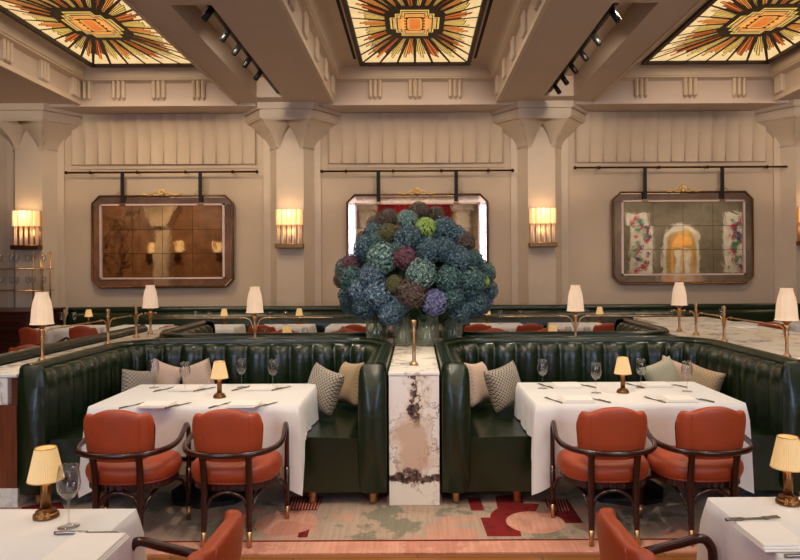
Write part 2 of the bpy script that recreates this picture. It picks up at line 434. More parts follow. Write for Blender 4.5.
# far wall with scalloped flutes in the upper band
w = MB(); w.box(XL, XR, YW, YW+.2, -.01, ZC+.3)
cols_x = [-11.0, -6.66, -2.16, 2.17, 6.78, 11.2]
for i in range(5):
    a, b = cols_x[i]+.64, cols_x[i+1]-.64
    n = round((b-a)/.235); p = (b-a)/n
    for j in range(n):
        x0 = a+j*p
        def fn(u, v, x0=x0):
            x = x0+p*u; z = 3.46+.88*v
            return (x, YW-.024-.030*(1-sin(PI*u)**.8), z)
        w.grid(fn, 11, 2, 0, True)
        w.add([(x0, YW-.054, 3.46), (x0+p, YW-.054, 3.46), (x0+p, YW, 3.46), (x0, YW, 3.46)], [(0,1,2,3)])
    w.box(a-.02, b+.02, YW-.014, YW, 3.40, 3.46)
    w.box(a-.02, b+.02, YW-.02, YW, 3.385, 3.40)
struct('wall_back', w, 'plaster')
struct('wall_left', MB().box(XL-.2, XL, YR, YW, -.01, ZC+.3), 'brown_wall')
struct('wall_right', MB().box(XR, XR+.2, YR, YW, -.01, ZC+.3), 'stone_wall')
wr = MB(); wr.box(XL, -6, YR-.2, YR, -.01, ZC+.3, 1); wr.box(6, XR, YR-.2, YR, -.01, ZC+.3, 2)
for x0, x1 in ((-6, -5.2), (-2.8, 2.8), (5.2, 6)): wr.box(x0, x1, YR-.2, YR, -.01, ZC+.3, 0)
for x0, x1 in ((-5.2, -2.8), (2.8, 5.2)): wr.box(x0, x1, YR-.2, YR, -.01, .7, 0); wr.box(x0, x1, YR-.2, YR, 4.2, ZC+.3, 0)
struct('wall_rear', wr, ['plaster', 'brown_wall', 'stone_wall'])
for i, x in enumerate((-4.0, 4.0)):
    o = tag(empty('window_%d' % (i+1), (x, YR-.1, .7)), kind='structure')
    MB().box(-1.2, 1.2, -.02, 0, 0, 3.5).build('pane', 'window_light', o)
    fm = MB()
    for k in range(5): xx = -1.2+.6*k; fm.box(xx-.03, xx+.03, .0, .05, 0, 3.5)
    for k in range(5): zz = .0+.86*k; fm.box(-1.2, 1.2, .0, .05, zz, zz+.06)
    fm.build('window_frame', 'plaster_trim', o)

# ---- ceiling: beams, coffers
ZS = 4.40           # beam soffit
c = MB(); c.box(XL, XR, YR, YW+.2, ZC+.12, ZC+.3); struct('ceiling', c, 'ceiling_paint')
bays = [(-5.62, -2.97, -4.42, .86), (-1.385, 1.385, .0, .86), (2.99, 6.02, 4.78, 1.0)]     # opening x0,x1, glass centre, half width
YB0, YB1 = 6.2, 11.07      # coffer opening in depth
beams = [(-14, -5.62), (-2.97, -1.37), (1.37, 2.99), (6.02, 14)]
slots = {1: (-2.57, -2.14), 2: (2.09, 2.57)}
def bracket(mb, x, y, z0, z1, ax):
    for k in (-1, 0, 1):
        o = k*.082; h = .037; pr = .065
        pts = []
        prof = [(-h, 0), (-h*.7, pr*.7), (0, pr), (h*.7, pr*.7), (h, 0)]
        zb = z0+.05
        vs = []
        for (a, d) in prof:
            for z in (zb, z1):
                vs.append((x+o+a, y-d, z) if ax == 'y' else (x+ax*d, y+o+a, z))
        tip = (x+o, y, z0-.005) if ax == 'y' else (x, y+o, z0-.005)
        n = len(vs); vs.append(tip)
        fs = [(2*i, 2*i+2, 2*i+3, 2*i+1) for i in range(4)] + [(2*i, n, 2*i+2) for i in range(4)]
        mb.add(vs, fs, 0, False)
for i, (x0, x1) in enumerate(beams):
    b = MB()
    if i in slots:
        s0, s1 = slots[i]
        b.box(x0, s0, YR, YB1, ZS, ZC+.12); b.box(s1, x1, YR, YB1, ZS, ZC+.12)
        b.box(s0, s1, YR, 6.95, ZS, ZC+.12); b.box(s0, s1, 10.7, YB1, ZS, ZC+.12); b.box(s0, s1, 6.95, 10.7, ZS+.32, ZC+.12)
    else: b.box(x0, x1, YR, YB1, ZS, ZC+.12)
    struct('beam', b, 'ceiling_paint')
wb = MB(); wb.box(XL, XR, YB1, YW, ZS-.05, ZC+.12)
for x0_, x1_, _g, _h in bays: wb.box(x0_, x1_, YB1-.03, YB1, ZS-.05, ZS+.03)
struct('beam_wall', wb, 'ceiling_paint')
cb = MB(); cb.box(bays[0][0], bays[0][1], 5.2, YB0, ZS, ZC+.12)
cb.box(bays[1][0], bays[1][1], 5.2, YB0, ZS, ZC+.12); cb.box(bays[2][0], bays[2][1], 5.2, YB0, ZS, ZC+.12); struct('beam_cross', cb, 'ceiling_paint')
ti = 0
ZG = 5.0
for bi, (x0, x1, gx, gh) in enumerate(bays):
    t = MB()
    # bottom lips, brackets
    t.box(x0-.02, x0+.03, YB0, YB1, ZS-.02, ZS+.05); t.box(x1-.03, x1+.02, YB0, YB1, ZS-.02, ZS+.05)
    nx = 3 if bi < 2 else 3
    sp = .67 if bi < 2 else .82
    cx = (x0+x1)/2
    for k in range(-1, 2): bracket(t, cx+k*sp+(.1 if bi == 2 else 0), YB1, ZS+.04, 4.77, 'y')
    if bi == 0: bracket(t, cx-1.24, YB1, ZS+.04, 4.77, 'y')
    y = 10.85
    while y > 7.1:
        bracket(t, x0, y, ZS+.04, 4.77, 1); bracket(t, x1, y, ZS+.04, 4.77, -1); y -= .9
    # crown moulding loops: rectangles from outer to inner
    loops = [((x0, x1, YB0, YB1), 4.74), ((x0+.10, x1-.10, YB0+.1, YB1-.08), 4.78), ((x0+.10, x1-.10, YB0+.1, YB1-.08), 4.80)]
    gx0, gx1 = gx-gh-.16, gx+gh+.16
    for q in range(9):
        a = q/8*PI/2
        kx0 = (x0+.12); kx1 = (x1-.12)
        f = 1-cos(a); 
        loops.append(((kx0+(gx0-kx0)*f, kx1+(gx1-kx1)*f, YB0+.1+.1*f, YB1-.09-.03*f), 4.81+.19*sin(a)))
    loops.append(((gx-gh-.02, gx+gh+.02, 7.32, 10.86), ZG))
    vs = []; fs = []
    for (a, b2, c1, d1), z in loops: vs += [(a, c1, z), (b2, c1, z), (b2, d1, z), (a, d1, z)]
    for q in range(len(loops)-1):
        for e in range(4): fs.append((q*4+e, q*4+(e+1) % 4, q*4+4+(e+1) % 4, q*4+4+e))
    t.add(vs, fs, 0, False)
    for sx in (-1, 1): t.box(gx+sx*(gh+.11)-.022, gx+sx*(gh+.11)+.022, 7.4, 10.65, ZG-.004, ZG+.01, 1)
    ti += 1
    struct('trim_%d' % ti, t, ['plaster_trim', 'slot_black'])

# ---- stained glass laylights
GM = ['glass_cream', 'glass_yellow', 'glass_amber', 'glass_orange', 'glass_rust', 'glass_brown', 'glass_straw', 'lead']
def laylight(gx, gh, label):
    cy = 9.08; hy = 1.75
    o = empty('stained_glass_laylight', (gx, cy, ZG), label=label, cat='stained glass ceiling panel', group='stained glass ceiling panels')
    a, b = .40*gh/.86, .60           # medallion half sizes
    def poly(mb, pts, z, mi): mb.add([(x, y, z) for x, y in pts], [tuple(range(len(pts)))], mi)
    fr = MB()
    for x0, x1, y0, y1 in ((-gh-.05, -gh+.012, -hy-.05, hy+.05), (gh-.012, gh+.05, -hy-.05, hy+.05), (-gh, gh, -hy-.05, -hy+.012), (-gh, gh, hy-.012, hy+.05)):
        fr.box(x0, x1, y0, y1, -.05, .02)
    fr.build('lead_frame', 'lead', o)
    g = MB(); poly(g, [(-gh, -hy), (gh, -hy), (gh, hy), (-gh, hy)], -.004, 0)
    # perimeter points
    per = []
    nb, ns = 6, 9
    for k in range(nb): per.append((-gh+2*gh*k/nb, -hy))
    for k in range(ns): per.append((gh, -hy+2*hy*k/ns))
    for k in range(nb): per.append((gh-2*gh*k/nb, hy))
    for k in range(ns): per.append((-gh, hy-2*hy*k/ns))
    def octp(ang):      # point on medallion rim towards angle
        dx, dy = cos(ang), sin(ang)
        t = 1/max(abs(dx)/a, abs(dy)/b, (abs(dx)/a+abs(dy)/b)/1.5)
        return (dx*t, dy*t)
    n = len(per)
    fans = [(3, 2, 3, 2), (1, 6, 1, 6), (4, 3, 4, 3), (1, 6, 1, 1), (2, 3, 3, 2), (6, 1, 1, 6), (5, 4, 3, 4)]
    rr = random.Random(4)
    def lerp(p, q, t): return (p[0]+(q[0]-p[0])*t, p[1]+(q[1]-p[1])*t)
    def bar(p, q, wd, z, wd2=None):
        wd2 = wd2 or wd
        d = Vector((q[0]-p[0], q[1]-p[1])); d.normalize(); nx, ny = -d.y, d.x
        poly(g, [(p[0]+nx*wd, p[1]+ny*wd), (q[0]+nx*wd2, q[1]+ny*wd2), (q[0]-nx*wd2, q[1]-ny*wd2), (p[0]-nx*wd, p[1]-ny*wd)], z, 7)
    for k in range(n):
        p, q = per[k], per[(k+1) % n]
        ip, iq = octp(math.atan2(p[1], p[0])), octp(math.atan2(q[1], q[0]))
        fan = fans[k % 7]; m = 5
        lens = [.5+.24*rr.random() for _ in range(m)]
        if k % 2: lens = [.44, .58, .74, .6, .46]
        for j in range(m):
            t0, t1 = .07+.86*j/m, .07+.86*(j+1)/m
            A, B = lerp(ip, iq, t0), lerp(ip, iq, t1); C, D = lerp(p, q, t1), lerp(p, q, t0)
            E, G = lerp(B, C, lens[j]), lerp(A, D, lens[j]+.05)
            poly(g, [A, B, E, G], -.006, fan[j % 4])
            bar(A, G, .005, -.007); bar(G, E, .005, -.007); bar(B, E, .005, -.007)
    for k in range(n):
        p = per[k]; ip = octp(math.atan2(p[1], p[0])); bar(ip, p, .030, -.009, .017)
    g.build('stained_pane', GM, o)
    md = MB()
    def ring(sa, sb, ch, z, mi):
        x, y = a*sa, b*sb
        poly(md, [(-x+ch*x, -y), (x-ch*x, -y), (x, -y+ch*y), (x, y-ch*y), (x-ch*x, y), (-x+ch*x, y), (-x, y-ch*y), (-x, -y+ch*y)], z, mi)
    def cross(sa, sb, z, mi, n1=.42):
        x, y = a*sa, b*sb
        for q in range(3):
            xx = x*(1-.22*q); yy = y*(n1+(1-n1)*q/2.2)
            poly(md, [(-xx, -yy), (xx, -yy), (xx, yy), (-xx, yy)], z, mi)
    ring(1.02, 1.02, .42, -.012, 7); cross(.84, .84, -.015, 1); cross(.78, .78, -.0165, 7); cross(.74, .74, -.018, 6); cross(.62, .66, -.0195, 7, .5); cross(.58, .62, -.021, 2, .5)
    ring(.30, .42, .2, -.0225, 7)
    for j in range(5):
        yy = b*.36*(-1+2*j/4)
        md.box(-a*.36, a*.36, yy-.022, yy+.022, -.0235, -.022, 7)
    ring(.26, .37, .25, -.025, 2); ring(.18, .30, .25, -.027, 3)
    md.build('medallion', GM, o)
    return o
laylight(bays[0][2], bays[0][3], 'backlit sunburst stained glass panel in the coffer above the mirror beside the glassware shelves')
laylight(bays[1][2], bays[1][3], 'backlit sunburst stained glass panel in the middle coffer above the flowers')
laylight(bays[2][2], bays[2][3], 'backlit sunburst stained glass panel in the coffer above the mirror showing a gold arched door')

# ---- columns with flared corbel capitals
def column(x, dx=0):
    c = MB()
    ys = YW-.24; fh = .235; oh = .41
    c.add([(x-oh, YW, -.01), (x-oh, YW, 4.2), (x-fh, ys, -.01), (x-fh, ys, 4.2), (x+fh, ys, -.01), (x+fh, ys, 4.2), (x+oh, YW, -.01), (x+oh, YW, 4.2)],
          [(0,1,3,2), (2,3,5,4), (4,5,7,6)])
    c.box(x-.50, x+.50, YW-.035, YW, -.01, 4.25)
    # capital bands
    def octo(f, o, y, z0, z1): c.prism([(x-o, YW), (x-f, y), (x+f, y), (x+o, YW)], z0, z1)
    octo(.47, .88, YW-.60, 4.29, ZS); octo(.44, .84, YW-.57, 4.17, 4.282); octo(.43, .82, YW-.56, 4.14, 4.29); octo(.40, .77, YW-.545, 4.12, 4.15)
    # flared corbels: front pair leave a pointed arch between them
    z0, z1 = 3.70, 4.13
    def flare(v): return v**1.55
    def fx(v): return fh+(.40-fh)*flare(v)
    def fy(v): return ys+((YW-.545)-ys)*flare(v)
    def ox(v): return oh+(.77-oh)*flare(v)
    for s in (-1, 1):
        c.grid(lambda u, v: (x+s*(fx(v)+(ox(v)-fx(v))*u), fy(v)+(YW-fy(v))*u, z0+(z1-z0)*v), 2, 14, 0, True)
        def arch(v): return .168*(1-v/.86)**.62 if v < .86 else 0.0
        c.grid(lambda u, v: (x+s*(arch(v)+(fx(v)-arch(v))*u), fy(v), z0+(z1-z0)*v), 2, 22, 0, True)
        c.grid(lambda u, v: (x+s*(arch(v)+.012*u*0), fy(v)+(ys-fy(v)-.002)*u, z0+(z1-z0)*v), 2, 22, 0, True)
        # carved foliage at the chamfer
        rr = random.Random(int(abs(x)*10)+s)
        for k in range(26):
            v = .03+.9*rr.random(); wv = .05*(1-abs(2*v-1))+.01
            u = rr.uniform(-1, 1)*wv; px_ = x+s*(fx(v)+abs(u)*.35*(1 if u > 0 else -1)); py_ = fy(v)+(.0 if u < 0 else u*.8)-.006
            R0 = .014; ph = rr.random()*6
            c.tube([(px_+R0*cos(ph+q*.8)*(1-q*.09), py_-.004, z0+(z1-z0)*v-.05+R0*1.3*sin(ph+q*.8)*(1-q*.09)) for q in range(7)], .0045, 4, 0)
        c.tube([(x+s*.17, ys-.008, z0), (x+s*fh, ys-.008, z0), (x+s*oh, YW-.01, z0-.0)], .009, 5)
    return struct('column', c, 'plaster_trim')
for x in cols_x: column(x)

# ================================================================== SCONCES
def sconce(x, label):
    y = YW-.24
    o = empty('wall_sconce', (x, y, 1.97), label=label, cat='wall light', group='wall lights on the columns')
    MB().box(-.24, .24, -.145, 0, 0, .075, bev=.006).build('tray', 'antique_brass', o)
    MB().box(-.22, .22, -.012, 0, .075, .66).build('back_plate', 'brass', o)
    for k in range(5):
        cx = -.184+.092*k
        g = MB(); 
        for t in (-.014, .014):
            g.tube([(cx+t, -.075, .075), (cx+t, -.075, .40)], .012, 8)
        g.build('glass_rod', 'sconce_rod', o)
        s = MB(); s.grid(lambda u, v: (cx-.046*cos(PI*u), -.08-.06*sin(PI*u), .40+.26*v), 9, 2)
        s.grid(lambda u, v: (cx-.041*cos(PI*u), -.08-.055*sin(PI*u), .40+.26*v), 9, 2)
        s.build('shade_lobe', 'sconce_shade', o)
    l = bpy.data.lights.new('sconce_bulb', 'POINT'); l.energy = 4.5; l.color = (1, .66, .36); l.shadow_soft_size = .05
    lo = bpy.data.objects.new('sconce_bulb', l); COL.objects.link(lo); lo.location = (0, -.24, .62); lo.parent = o
    l = bpy.data.lights.new('sconce_bulb', 'POINT'); l.energy = 1.6; l.color = (1, .66, .36); l.shadow_soft_size = .05
    lo = bpy.data.objects.new('sconce_bulb', l); COL.objects.link(lo); lo.location = (0, -.18, .30); lo.parent = o
sconce(cols_x[1], 'lit scalloped wall light on the column above the glassware shelves')
sconce(cols_x[2], 'lit scalloped wall light on the column between the brown mirror and the flowers')
sconce(cols_x[3], 'lit scalloped wall light on the column between the flowers and the gold door mirror')
sconce(cols_x[4], 'lit scalloped wall light on the column past the gold door mirror')

# ================================================================== MIRRORS
def mirror(cx, cz, w, h, label, rlabel, rail_z, L2=1.66):
    o = empty('wall_mirror', (cx, YW, cz), label=label, cat='mirror', group='hanging wall mirrors')
    y = -.09; W, H = w/2, h/2; ch = .13
    def octa(W, H, ch): return [(-W+ch, -H), (W-ch, -H), (W, -H+ch), (W, H-ch), (W-ch, H), (-W+ch, H), (-W, H-ch), (-W, -H+ch)]
    MB().prism(octa(W, H, ch), -.075, -.02, axis='y').build('backing', 'bronze', o)
    A, B = octa(W, H, ch), octa(W-.15, H-.15, .04)
    f = MB()
    for i in range(8):
        j = (i+1) % 8
        a0, a1, b0, b1 = A[i], A[j], B[i], B[j]
        m0 = ((a0[0]*.8+b0[0]*.2), (a0[1]*.8+b0[1]*.2)); m1 = ((a1[0]*.8+b1[0]*.2), (a1[1]*.8+b1[1]*.2))
        f.add([(a0[0], -.076, a0[1]), (a1[0], -.076, a1[1]), (m1[0], -.090, m1[1]), (m0[0], -.090, m0[1]), (b1[0], -.092, b1[1]), (b0[0], -.092, b0[1])], [(0,1,2,3), (3,2,4,5)])
    f.build('bevelled_border', 'bevel_mirror', o)
    t = MB()
    t.tube([(a, -.09, b) for a, b in A], .014, 6, 0, closed=True); t.build('outer_edge', 'antique_brass', o)
    t = MB(); bw, bh = W-.145, H-.145
    t.box(-bw, bw, -.118, -.085, bh-.03, bh); t.box(-bw, bw, -.118, -.085, -bh, -bh+.03); t.box(-bw, -bw+.03, -.118, -.085, -bh, bh); t.box(bw-.03, bw, -.118, -.085, -bh, bh)
    t.build('inner_frame', 'pink_trim', o)
    g = MB(); nx, nz = 4, 3
    pw, ph = 2*(bw-.03)/nx, 2*(bh-.03)/nz
    rr = random.Random(int(cx*10)+99)
    for i in range(nx):
        for j in range(nz):
            x0 = -bw+.03+i*pw; z0 = -bh+.03+j*ph; tx, tz = rr.uniform(-.0008, .0008), rr.uniform(-.0008, .0008)
            g.add([(x0+.003, -.09+tx, z0+.003), (x0+pw-.003, -.09-tx, z0+.003), (x0+pw-.003, -.09-tx+tz, z0+ph-.003), (x0+.003, -.09+tx+tz, z0+ph-.003)], [(0,1,2,3)])
    g.box(-bw+.02, bw-.02, -.087, -.08, -bh+.02, bh-.02, 1)
    g.build('mirror_glass', ['mirror_glass', 'bronze'], o)
    c = MB()
    for k in range(7):
        a = R(20+140*k/6); c.tube([(0, -.1, H+.02), (.05*cos(a)*1.3, -.115, H+.02+.075*sin(a)), (.066*cos(a)*1.3, -.105, H+.02+.10*sin(a))], [.008, .018, .012], 6)
    c.ball((0, -.11, H+.02), .03, 10)
    for s in (-1, 1):
        c.tube(smooth([(s*.02, -.1, H+.02), (s*.09, -.1, H+.06), (s*.16, -.1, H+.03), (s*.22, -.1, H+.005), (s*.30, -.1, H+.02), (s*.34, -.1, H+.045)]), .012, 6)
        c.tube(smooth([(s*.05, -.1, H+.01), (s*.12, -.1, H+.005), (s*.2, -.1, H+.035), (s*.26, -.1, H+.03)]), .009, 6)
    c.build('crest_ornament', 'gold_leaf', o)
    for s in (-1, 1):
        sx = s*(W*.55)
        MB().box(sx-.032, sx+.032, -.132, -.124, H-.14, rail_z-cz+.01).build('strap', 'black_strap', o)
        hk = MB(); hk.tube(smooth([(sx-.13, -.1, H-.0), (sx-.06, -.11, H+.07), (sx, -.115, H+.085), (sx+.06, -.11, H+.07), (sx+.13, -.1, H)]), .006, 6)
        hk.box(sx-.05, sx+.05, -.14, -.10, H-.17, H-.13, bev=.006); hk.build('strap_hook', 'brass', o)
    r = empty('hanging_rail', (cx, YW, rail_z), label=rlabel, cat='hanging rail', group='rails the mirrors hang from')
    MB().tube([(-L2, -.12, 0), (L2, -.12, 0)], .017, 8).build('rod', 'bronze', r)
    for k in (-L2, -L2+.42, -.42, .42, L2-.42, L2): 
        b = MB(); b.ball((k, -.12, 0), .032, 8)
        if abs(k) < L2: b.tube([(k, -.12, 0), (k, 0, 0)], .012, 6)
        b.build('bracket', 'bronze', r)
mirror(-4.42, 2.105, 2.46, 1.60, 'octagonal mirror with mirrored border reflecting brown panelling, nearest the glassware shelves', 'bronze rail carrying the mirror beside the glassware shelves', 3.31)
mirror(.03, 2.105, 2.46, 1.60, 'octagonal mirror with mirrored border with red reflection partly hidden behind the flowers', 'bronze rail above the flowers', 3.31)
mirror(4.66, 2.125, 2.44, 1.60, 'octagonal mirror with mirrored border reflecting a gold arched door', 'bronze rail carrying the mirror with the gold door reflection', 3.35, 1.88)

# ================================================================== TRACK LIGHTS
for nm, tx, ys_, lab in (('a', -2.20, (7.1, 7.75, 8.25, 8.75, 9.35), 'black track with spotlights in the ceiling slot nearer the brown mirror'),
                    ('b', 2.16, (7.2, 7.95, 8.55, 9.1, 9.65, 10.15), 'black track with spotlights in the ceiling slot nearer the gold door mirror')):
    o = empty('track_light', (tx, 8.7, ZS+.03), label=lab, cat='track light', group='track lights in the beams')
    MB().box(-.02, .02, -1.7, 1.9, -.0, .06).build('track', 'black_metal', o)
    for yy in ys_:
        aim = Vector((-.45 if tx < 0 else .45, -.35, -1)).normalized()
        p = Vector((0, yy-8.7, -.02)); q = p+aim*.14
        h = MB(); h.tube([p+Vector((0, 0, .03)), p-Vector((0, 0, .03))], .012, 6); h.tube([p-Vector((0,0,.02))-aim*.03, q], .036, 12)
        h.build('spot_head', 'black_metal', o)

# ================================================================== BOOTHS
def u_path(x0, x1, yn, yb, r, rc=None):
    """open U from (x1,yn) back to yb and round to (x0,yn); returns list of (pos, outward normal, arc length)"""
    pts = []
    def seg(a, b, nrm):
        n = max(2, int((Vector(b)-Vector(a)).length/.015))
        for k in range(n): t = k/n; pts.append((Vector(a).lerp(Vector(b), t), Vector(nrm)))
    def arc(c, rr, a0, a1):
        n = int(abs(a1-a0)*rr/.015)
        for k in range(n): a = a0+(a1-a0)*k/n; pts.append((Vector((c[0]+rr*cos(a), c[1]+rr*sin(a))), Vector((cos(a), sin(a)))))
    seg((x1, yn), (x1, yb-r), (1, 0)); arc((x1-r, yb-r), r, 0, PI/2); seg((x1-r, yb), (x0+r, yb), (0, 1)); arc((x0+r, yb-r), r, PI/2, PI); seg((x0, yb-r), (x0, yn), (-1, 0))
    pts.append((Vector((x0, yn)), Vector((-1, 0))))
    s = 0; out = []
    for i, (p, n) in enumerate(pts):
        if i: s += (p-pts[i-1][0]).length
        out.append((p, n, s))
    return out
def sweep(path, sect, mi=0, bump=None, mb=None, ends=True):
    """sect: list of (o, z); o is measured from the outer line, negative goes inwards"""
    mb = mb or MB(); n = len(sect); vs = []
    for (p, nr, s) in path:
        for j, (o, z) in enumerate(sect):
            oo = o-(bump(s, j) if bump else 0)
            q = p+nr*oo; vs.append((q.x, q.y, z))
    fs = []
    for i in range(len(path)-1):
        for j in range(n): k = (j+1) % n; fs.append((i*n+j, (i+1)*n+j, (i+1)*n+k, i*n+k))
    mb.add(vs, fs, mi, True)
    if ends: mb.add(vs[:n], [tuple(range(n))], mi, False); mb.add(vs[-n:], [tuple(range(n))], mi, False)
    return mb
def booth(x0, x1, yn, yb, label, mirror_y=False, path=None, feet=None, r=.50):
    ox, oy = (x0+x1)/2, yn
    path = path or u_path(x0-ox, x1-ox, 0, yb-yn, r)
    o = empty('booth_sofa', (ox, oy, 0), PI if mirror_y else 0, label=label, cat='booth seat', group='green leather booths')
    tot = path[-1][2]
    nch = round(tot/.20)
    # shell and rounded arm ends
    shell = [(0, .09), (-.0, .925), (-.02, .94), (-.07, .94), (-.075, .09)]
    sweep(path, shell).build('outer_shell', 'green_leather', o)
    c0 = (-.05, .937); roll = [(c0[0]+.05*cos(a), c0[1]+.043*sin(a)) for a in [2*PI*k/14 for k in range(14)]]
    mb = sweep(path, roll); mb.build('top_roll', 'green_leather', o)
    pp = MB(); a = [(p+n*-.104) for p, n, s in path]; pp.tube([(q.x, q.y, .92) for q in a], .010, 6); pp.build('piping', 'green_piping', o)
    zs = [.40, .46, .56, .68, .80, .88, .915, .93]
    inner = [(-.07, .40), ] + [(-.178-.012*sin(PI*(z-.4)/.53)+(.05*((z-.86)/.07)**2 if z > .86 else 0), z) for z in zs] + [(-.07, .935)]
    def bump(s, j):
        if j == 0 or j == len(inner)-1: return 0
        k = abs(sin(PI*nch*s/tot)); z = inner[j][1]
        return (.046*(k**.6)-.034)
    sweep(path, inner, bump=bump).build('channelled_back', 'green_leather', o)
    ST = -.66
    seat = [(-.16, .34), (-.16, .455), (-.30, .462), (ST+.09, .465), (ST+.03, .452), (ST, .42), (ST, .385), (ST+.012, .37), (ST+.004, .36), (ST+.006, .205), (ST+.014, .195), (ST-.008, .18), (ST-.014, .14), (ST-.008, .10), (ST+.01, .088), (-.16, .088)]
    # seat follows inner line, rounded tighter
    w2 = MB(); sp = []
    for p, n, s in path: sp.append((p, n, s))
    # straight runs + inner corner built from a rectangular U so the seat keeps its width
    X0, X1, Y1 = path[-1][0].x, path[0][0].x, max(p.y for p, n, s in path)
    rin = .70
    P2 = u_path(X0, X1, path[0][0].y+.012, Y1, rin)
    sweep(P2, seat, mb=w2)
    w2.build('seat', 'green_leather', o)
    # front facings of both arms: padded upright panel
    for s, xe in ((1, X1), (-1, X0)):
        fpan = MB()
        pts = []
        def fn(u, v):
            a = 2*PI*u
            ex, ez = abs(cos(a))**.35*(1 if cos(a) > 0 else -1), abs(sin(a))**.35*(1 if sin(a) > 0 else -1)
            cxp, czp = xe-s*.098, .53
            k = 1-(1-v)*0; sc = 1 if v < .5 else 1-.12*(v-.5)*2 if v < .99 else .0
            yy = path[0][0].y-(.0 if v < .25 else .022 if v < .6 else .034)
            return (cxp+ex*.096*(sc if v < .99 else 0), yy, czp+ez*.44*(1-(1-sc)*.25 if v < .99 else 0))
        fpan.grid(fn, 48, 5, 0, True, cu=True)
        fpan.build('arm_front', 'green_leather', o)
    foots = MB()
    for fxp in (X1-.10, X1-.52, X0+.10, X0+.52):
        f = MB(); f.lathe([(.028, 0), (.032, .01), (.026, .03), (.032, .07), (.036, .10)], (fxp, path[0][0].y+.07, 0), 14); f.build('brass_foot', 'brass', o)
    return o
booth(-2.71, -.205, 4.5, 6.20, 'green channelled leather booth beside the wooden end panel, on the glassware shelf side')
booth(.17, 2.67, 4.5, 6.20, 'green channelled leather booth on the gold door mirror side of the marble pillar')
booth(-2.71, -.205, 8.25, 9.95, 'low rear green leather booth beyond the brass rail, on the glassware shelf side', True)
booth(.17, 2.67, 8.25, 9.95, 'low rear green leather booth beyond the brass rail, on the gold door mirror side', True)

# straight banquette the other side of the ledge, back turned to it
def straight(x, y0, y1, side, name, label, ztop=.985):
    L_ = y1-y0; o = empty(name, (x, y0, 0), 0, label=label, cat='banquette seat')
    path = [(Vector((0, L_*k/150)), Vector((side, 0)), L_*k/150) for k in range(151)]
    k = ztop/.955
    sweep(path, [(0, .05), (0, .88*k), (-.03, .9*k), (-.09, .9*k), (-.09, .05)]).build('outer_shell', 'green_leather', o)
    sweep(path, [(-.06+.062*cos(a), ztop-.055+.055*sin(a)) for a in [2*PI*q/14 for q in range(14)]]).build('top_roll', 'green_leather', o)
    n = round(L_/.18)
    sect = [(-.08, .4), (-.2, .42), (-.22, .6), (-.2, .78*k), (-.12, .87*k), (-.08, .88*k)]
    sweep(path, sect, bump=lambda s, j: 0 if j in (0, 5) else .03*abs(sin(PI*n*s/L_))**.5-.02).build('channelled_back', 'green_leather', o)
    sweep(path, [(-.15, .05), (-.15, .45), (-.50, .46), (-.54, .42), (-.53, .05)]).build('seat', 'green_leather', o)
    return o
straight(-3.09, 4.3, 7.6, 1, 'banquette', 'green leather banquette with its back to the marble ledge by the wooden end panel')
ob = straight(0, 0, 14.5, 1, 'banquette', 'long dark green banquette running along the far wall below the mirrors', .985)
ob.rotation_euler = (0, 0, PI/2); ob.location = (8.6, YW-.30, 0)
struct('trim_10', MB().box(-5.9, 8.7, YW-.27, YW-.04, 0, .97), 'mahogany')

# ================================================================== MARBLE LEDGES
def ledge_pillar(xc, y0, y1, label, full):
    o = empty('marble_ledge', (xc, y0, 0), label=label, cat='marble ledge')
    W = .172; d = y1-y0
    if full:
        MB().box(-W, W, 0, d, 0, .885, bev=.003).build('pillar_body', 'pillar_marble', o)
    else:
        MB().box(-W+.005, W-.005, .006, d, .13, .70).build('wood_panel', 'mahogany_panel', o)
        MB().box(-W, W, 0, d, 0, .13, bev=.003).build('plinth', 'marble', o)
        MB().box(-W+.0, W-.065, 0, .05, .70, .885, bev=.002).build('fascia_tile', 'marble', o)
        MB().box(-W+.005, W-.002, .05, d, .70, .885).build('core', 'mahogany_panel', o)
    MB().box(-W-.004, W+.004, -.006, d, .887, .912, bev=.004).build('marble_top', 'marble', o)
    return o
ledge_pillar(-.018, 4.5, 8.25, 'cream marble pillar and ledge with dark veins between the two front booths', True)
ledge_pillar(-2.897, 4.5, 8.25, 'marble topped ledge with a reddish wood end panel beside the booth', False)
ledge_pillar(2.862, 4.5, 8.25, 'marble topped ledge beyond the booth under the brass posts on the gold door mirror side', False)
for x0, x1, lab in ((-2.71, -.20, 'narrow marble cross ledge behind the booth on the glassware shelf side'), (.17, 2.68, 'narrow marble cross ledge behind the booth on the gold door mirror side')):
    o = empty('cross_ledge', ((x0+x1)/2, 6.38, 0), label=lab, cat='marble ledge')
    h = (x1-x0)/2-.01
    MB().box(-h, h, -.165, .165, 0, .885).build('core', 'mahogany_panel', o); MB().box(-h, h, -.165, .165, .887, .912, bev=.004).build('marble_top', 'marble', o)
o = empty('marble_counter', (3.57, 4.6, 0), label='wide pale marble counter behind the brass posts at the picture edge', cat='counter')
MB().box(-.48, .48, .1, 4.6, 0, .86).build('counter_body', 'mahogany_panel', o); MB().box(-.515, .51, 0, 4.7, .872, .912, bev=.005).build('counter_top', 'marble', o)
tag(MB().box(-.13, .13, -.09, .09, 0, .015, bev=.004).build('folded_cloth', 'napkin', loc=(3.75, 7.55, .914), rot=(0, 0, .4)), 'small folded white cloth lying on the marble counter', 'cloth')

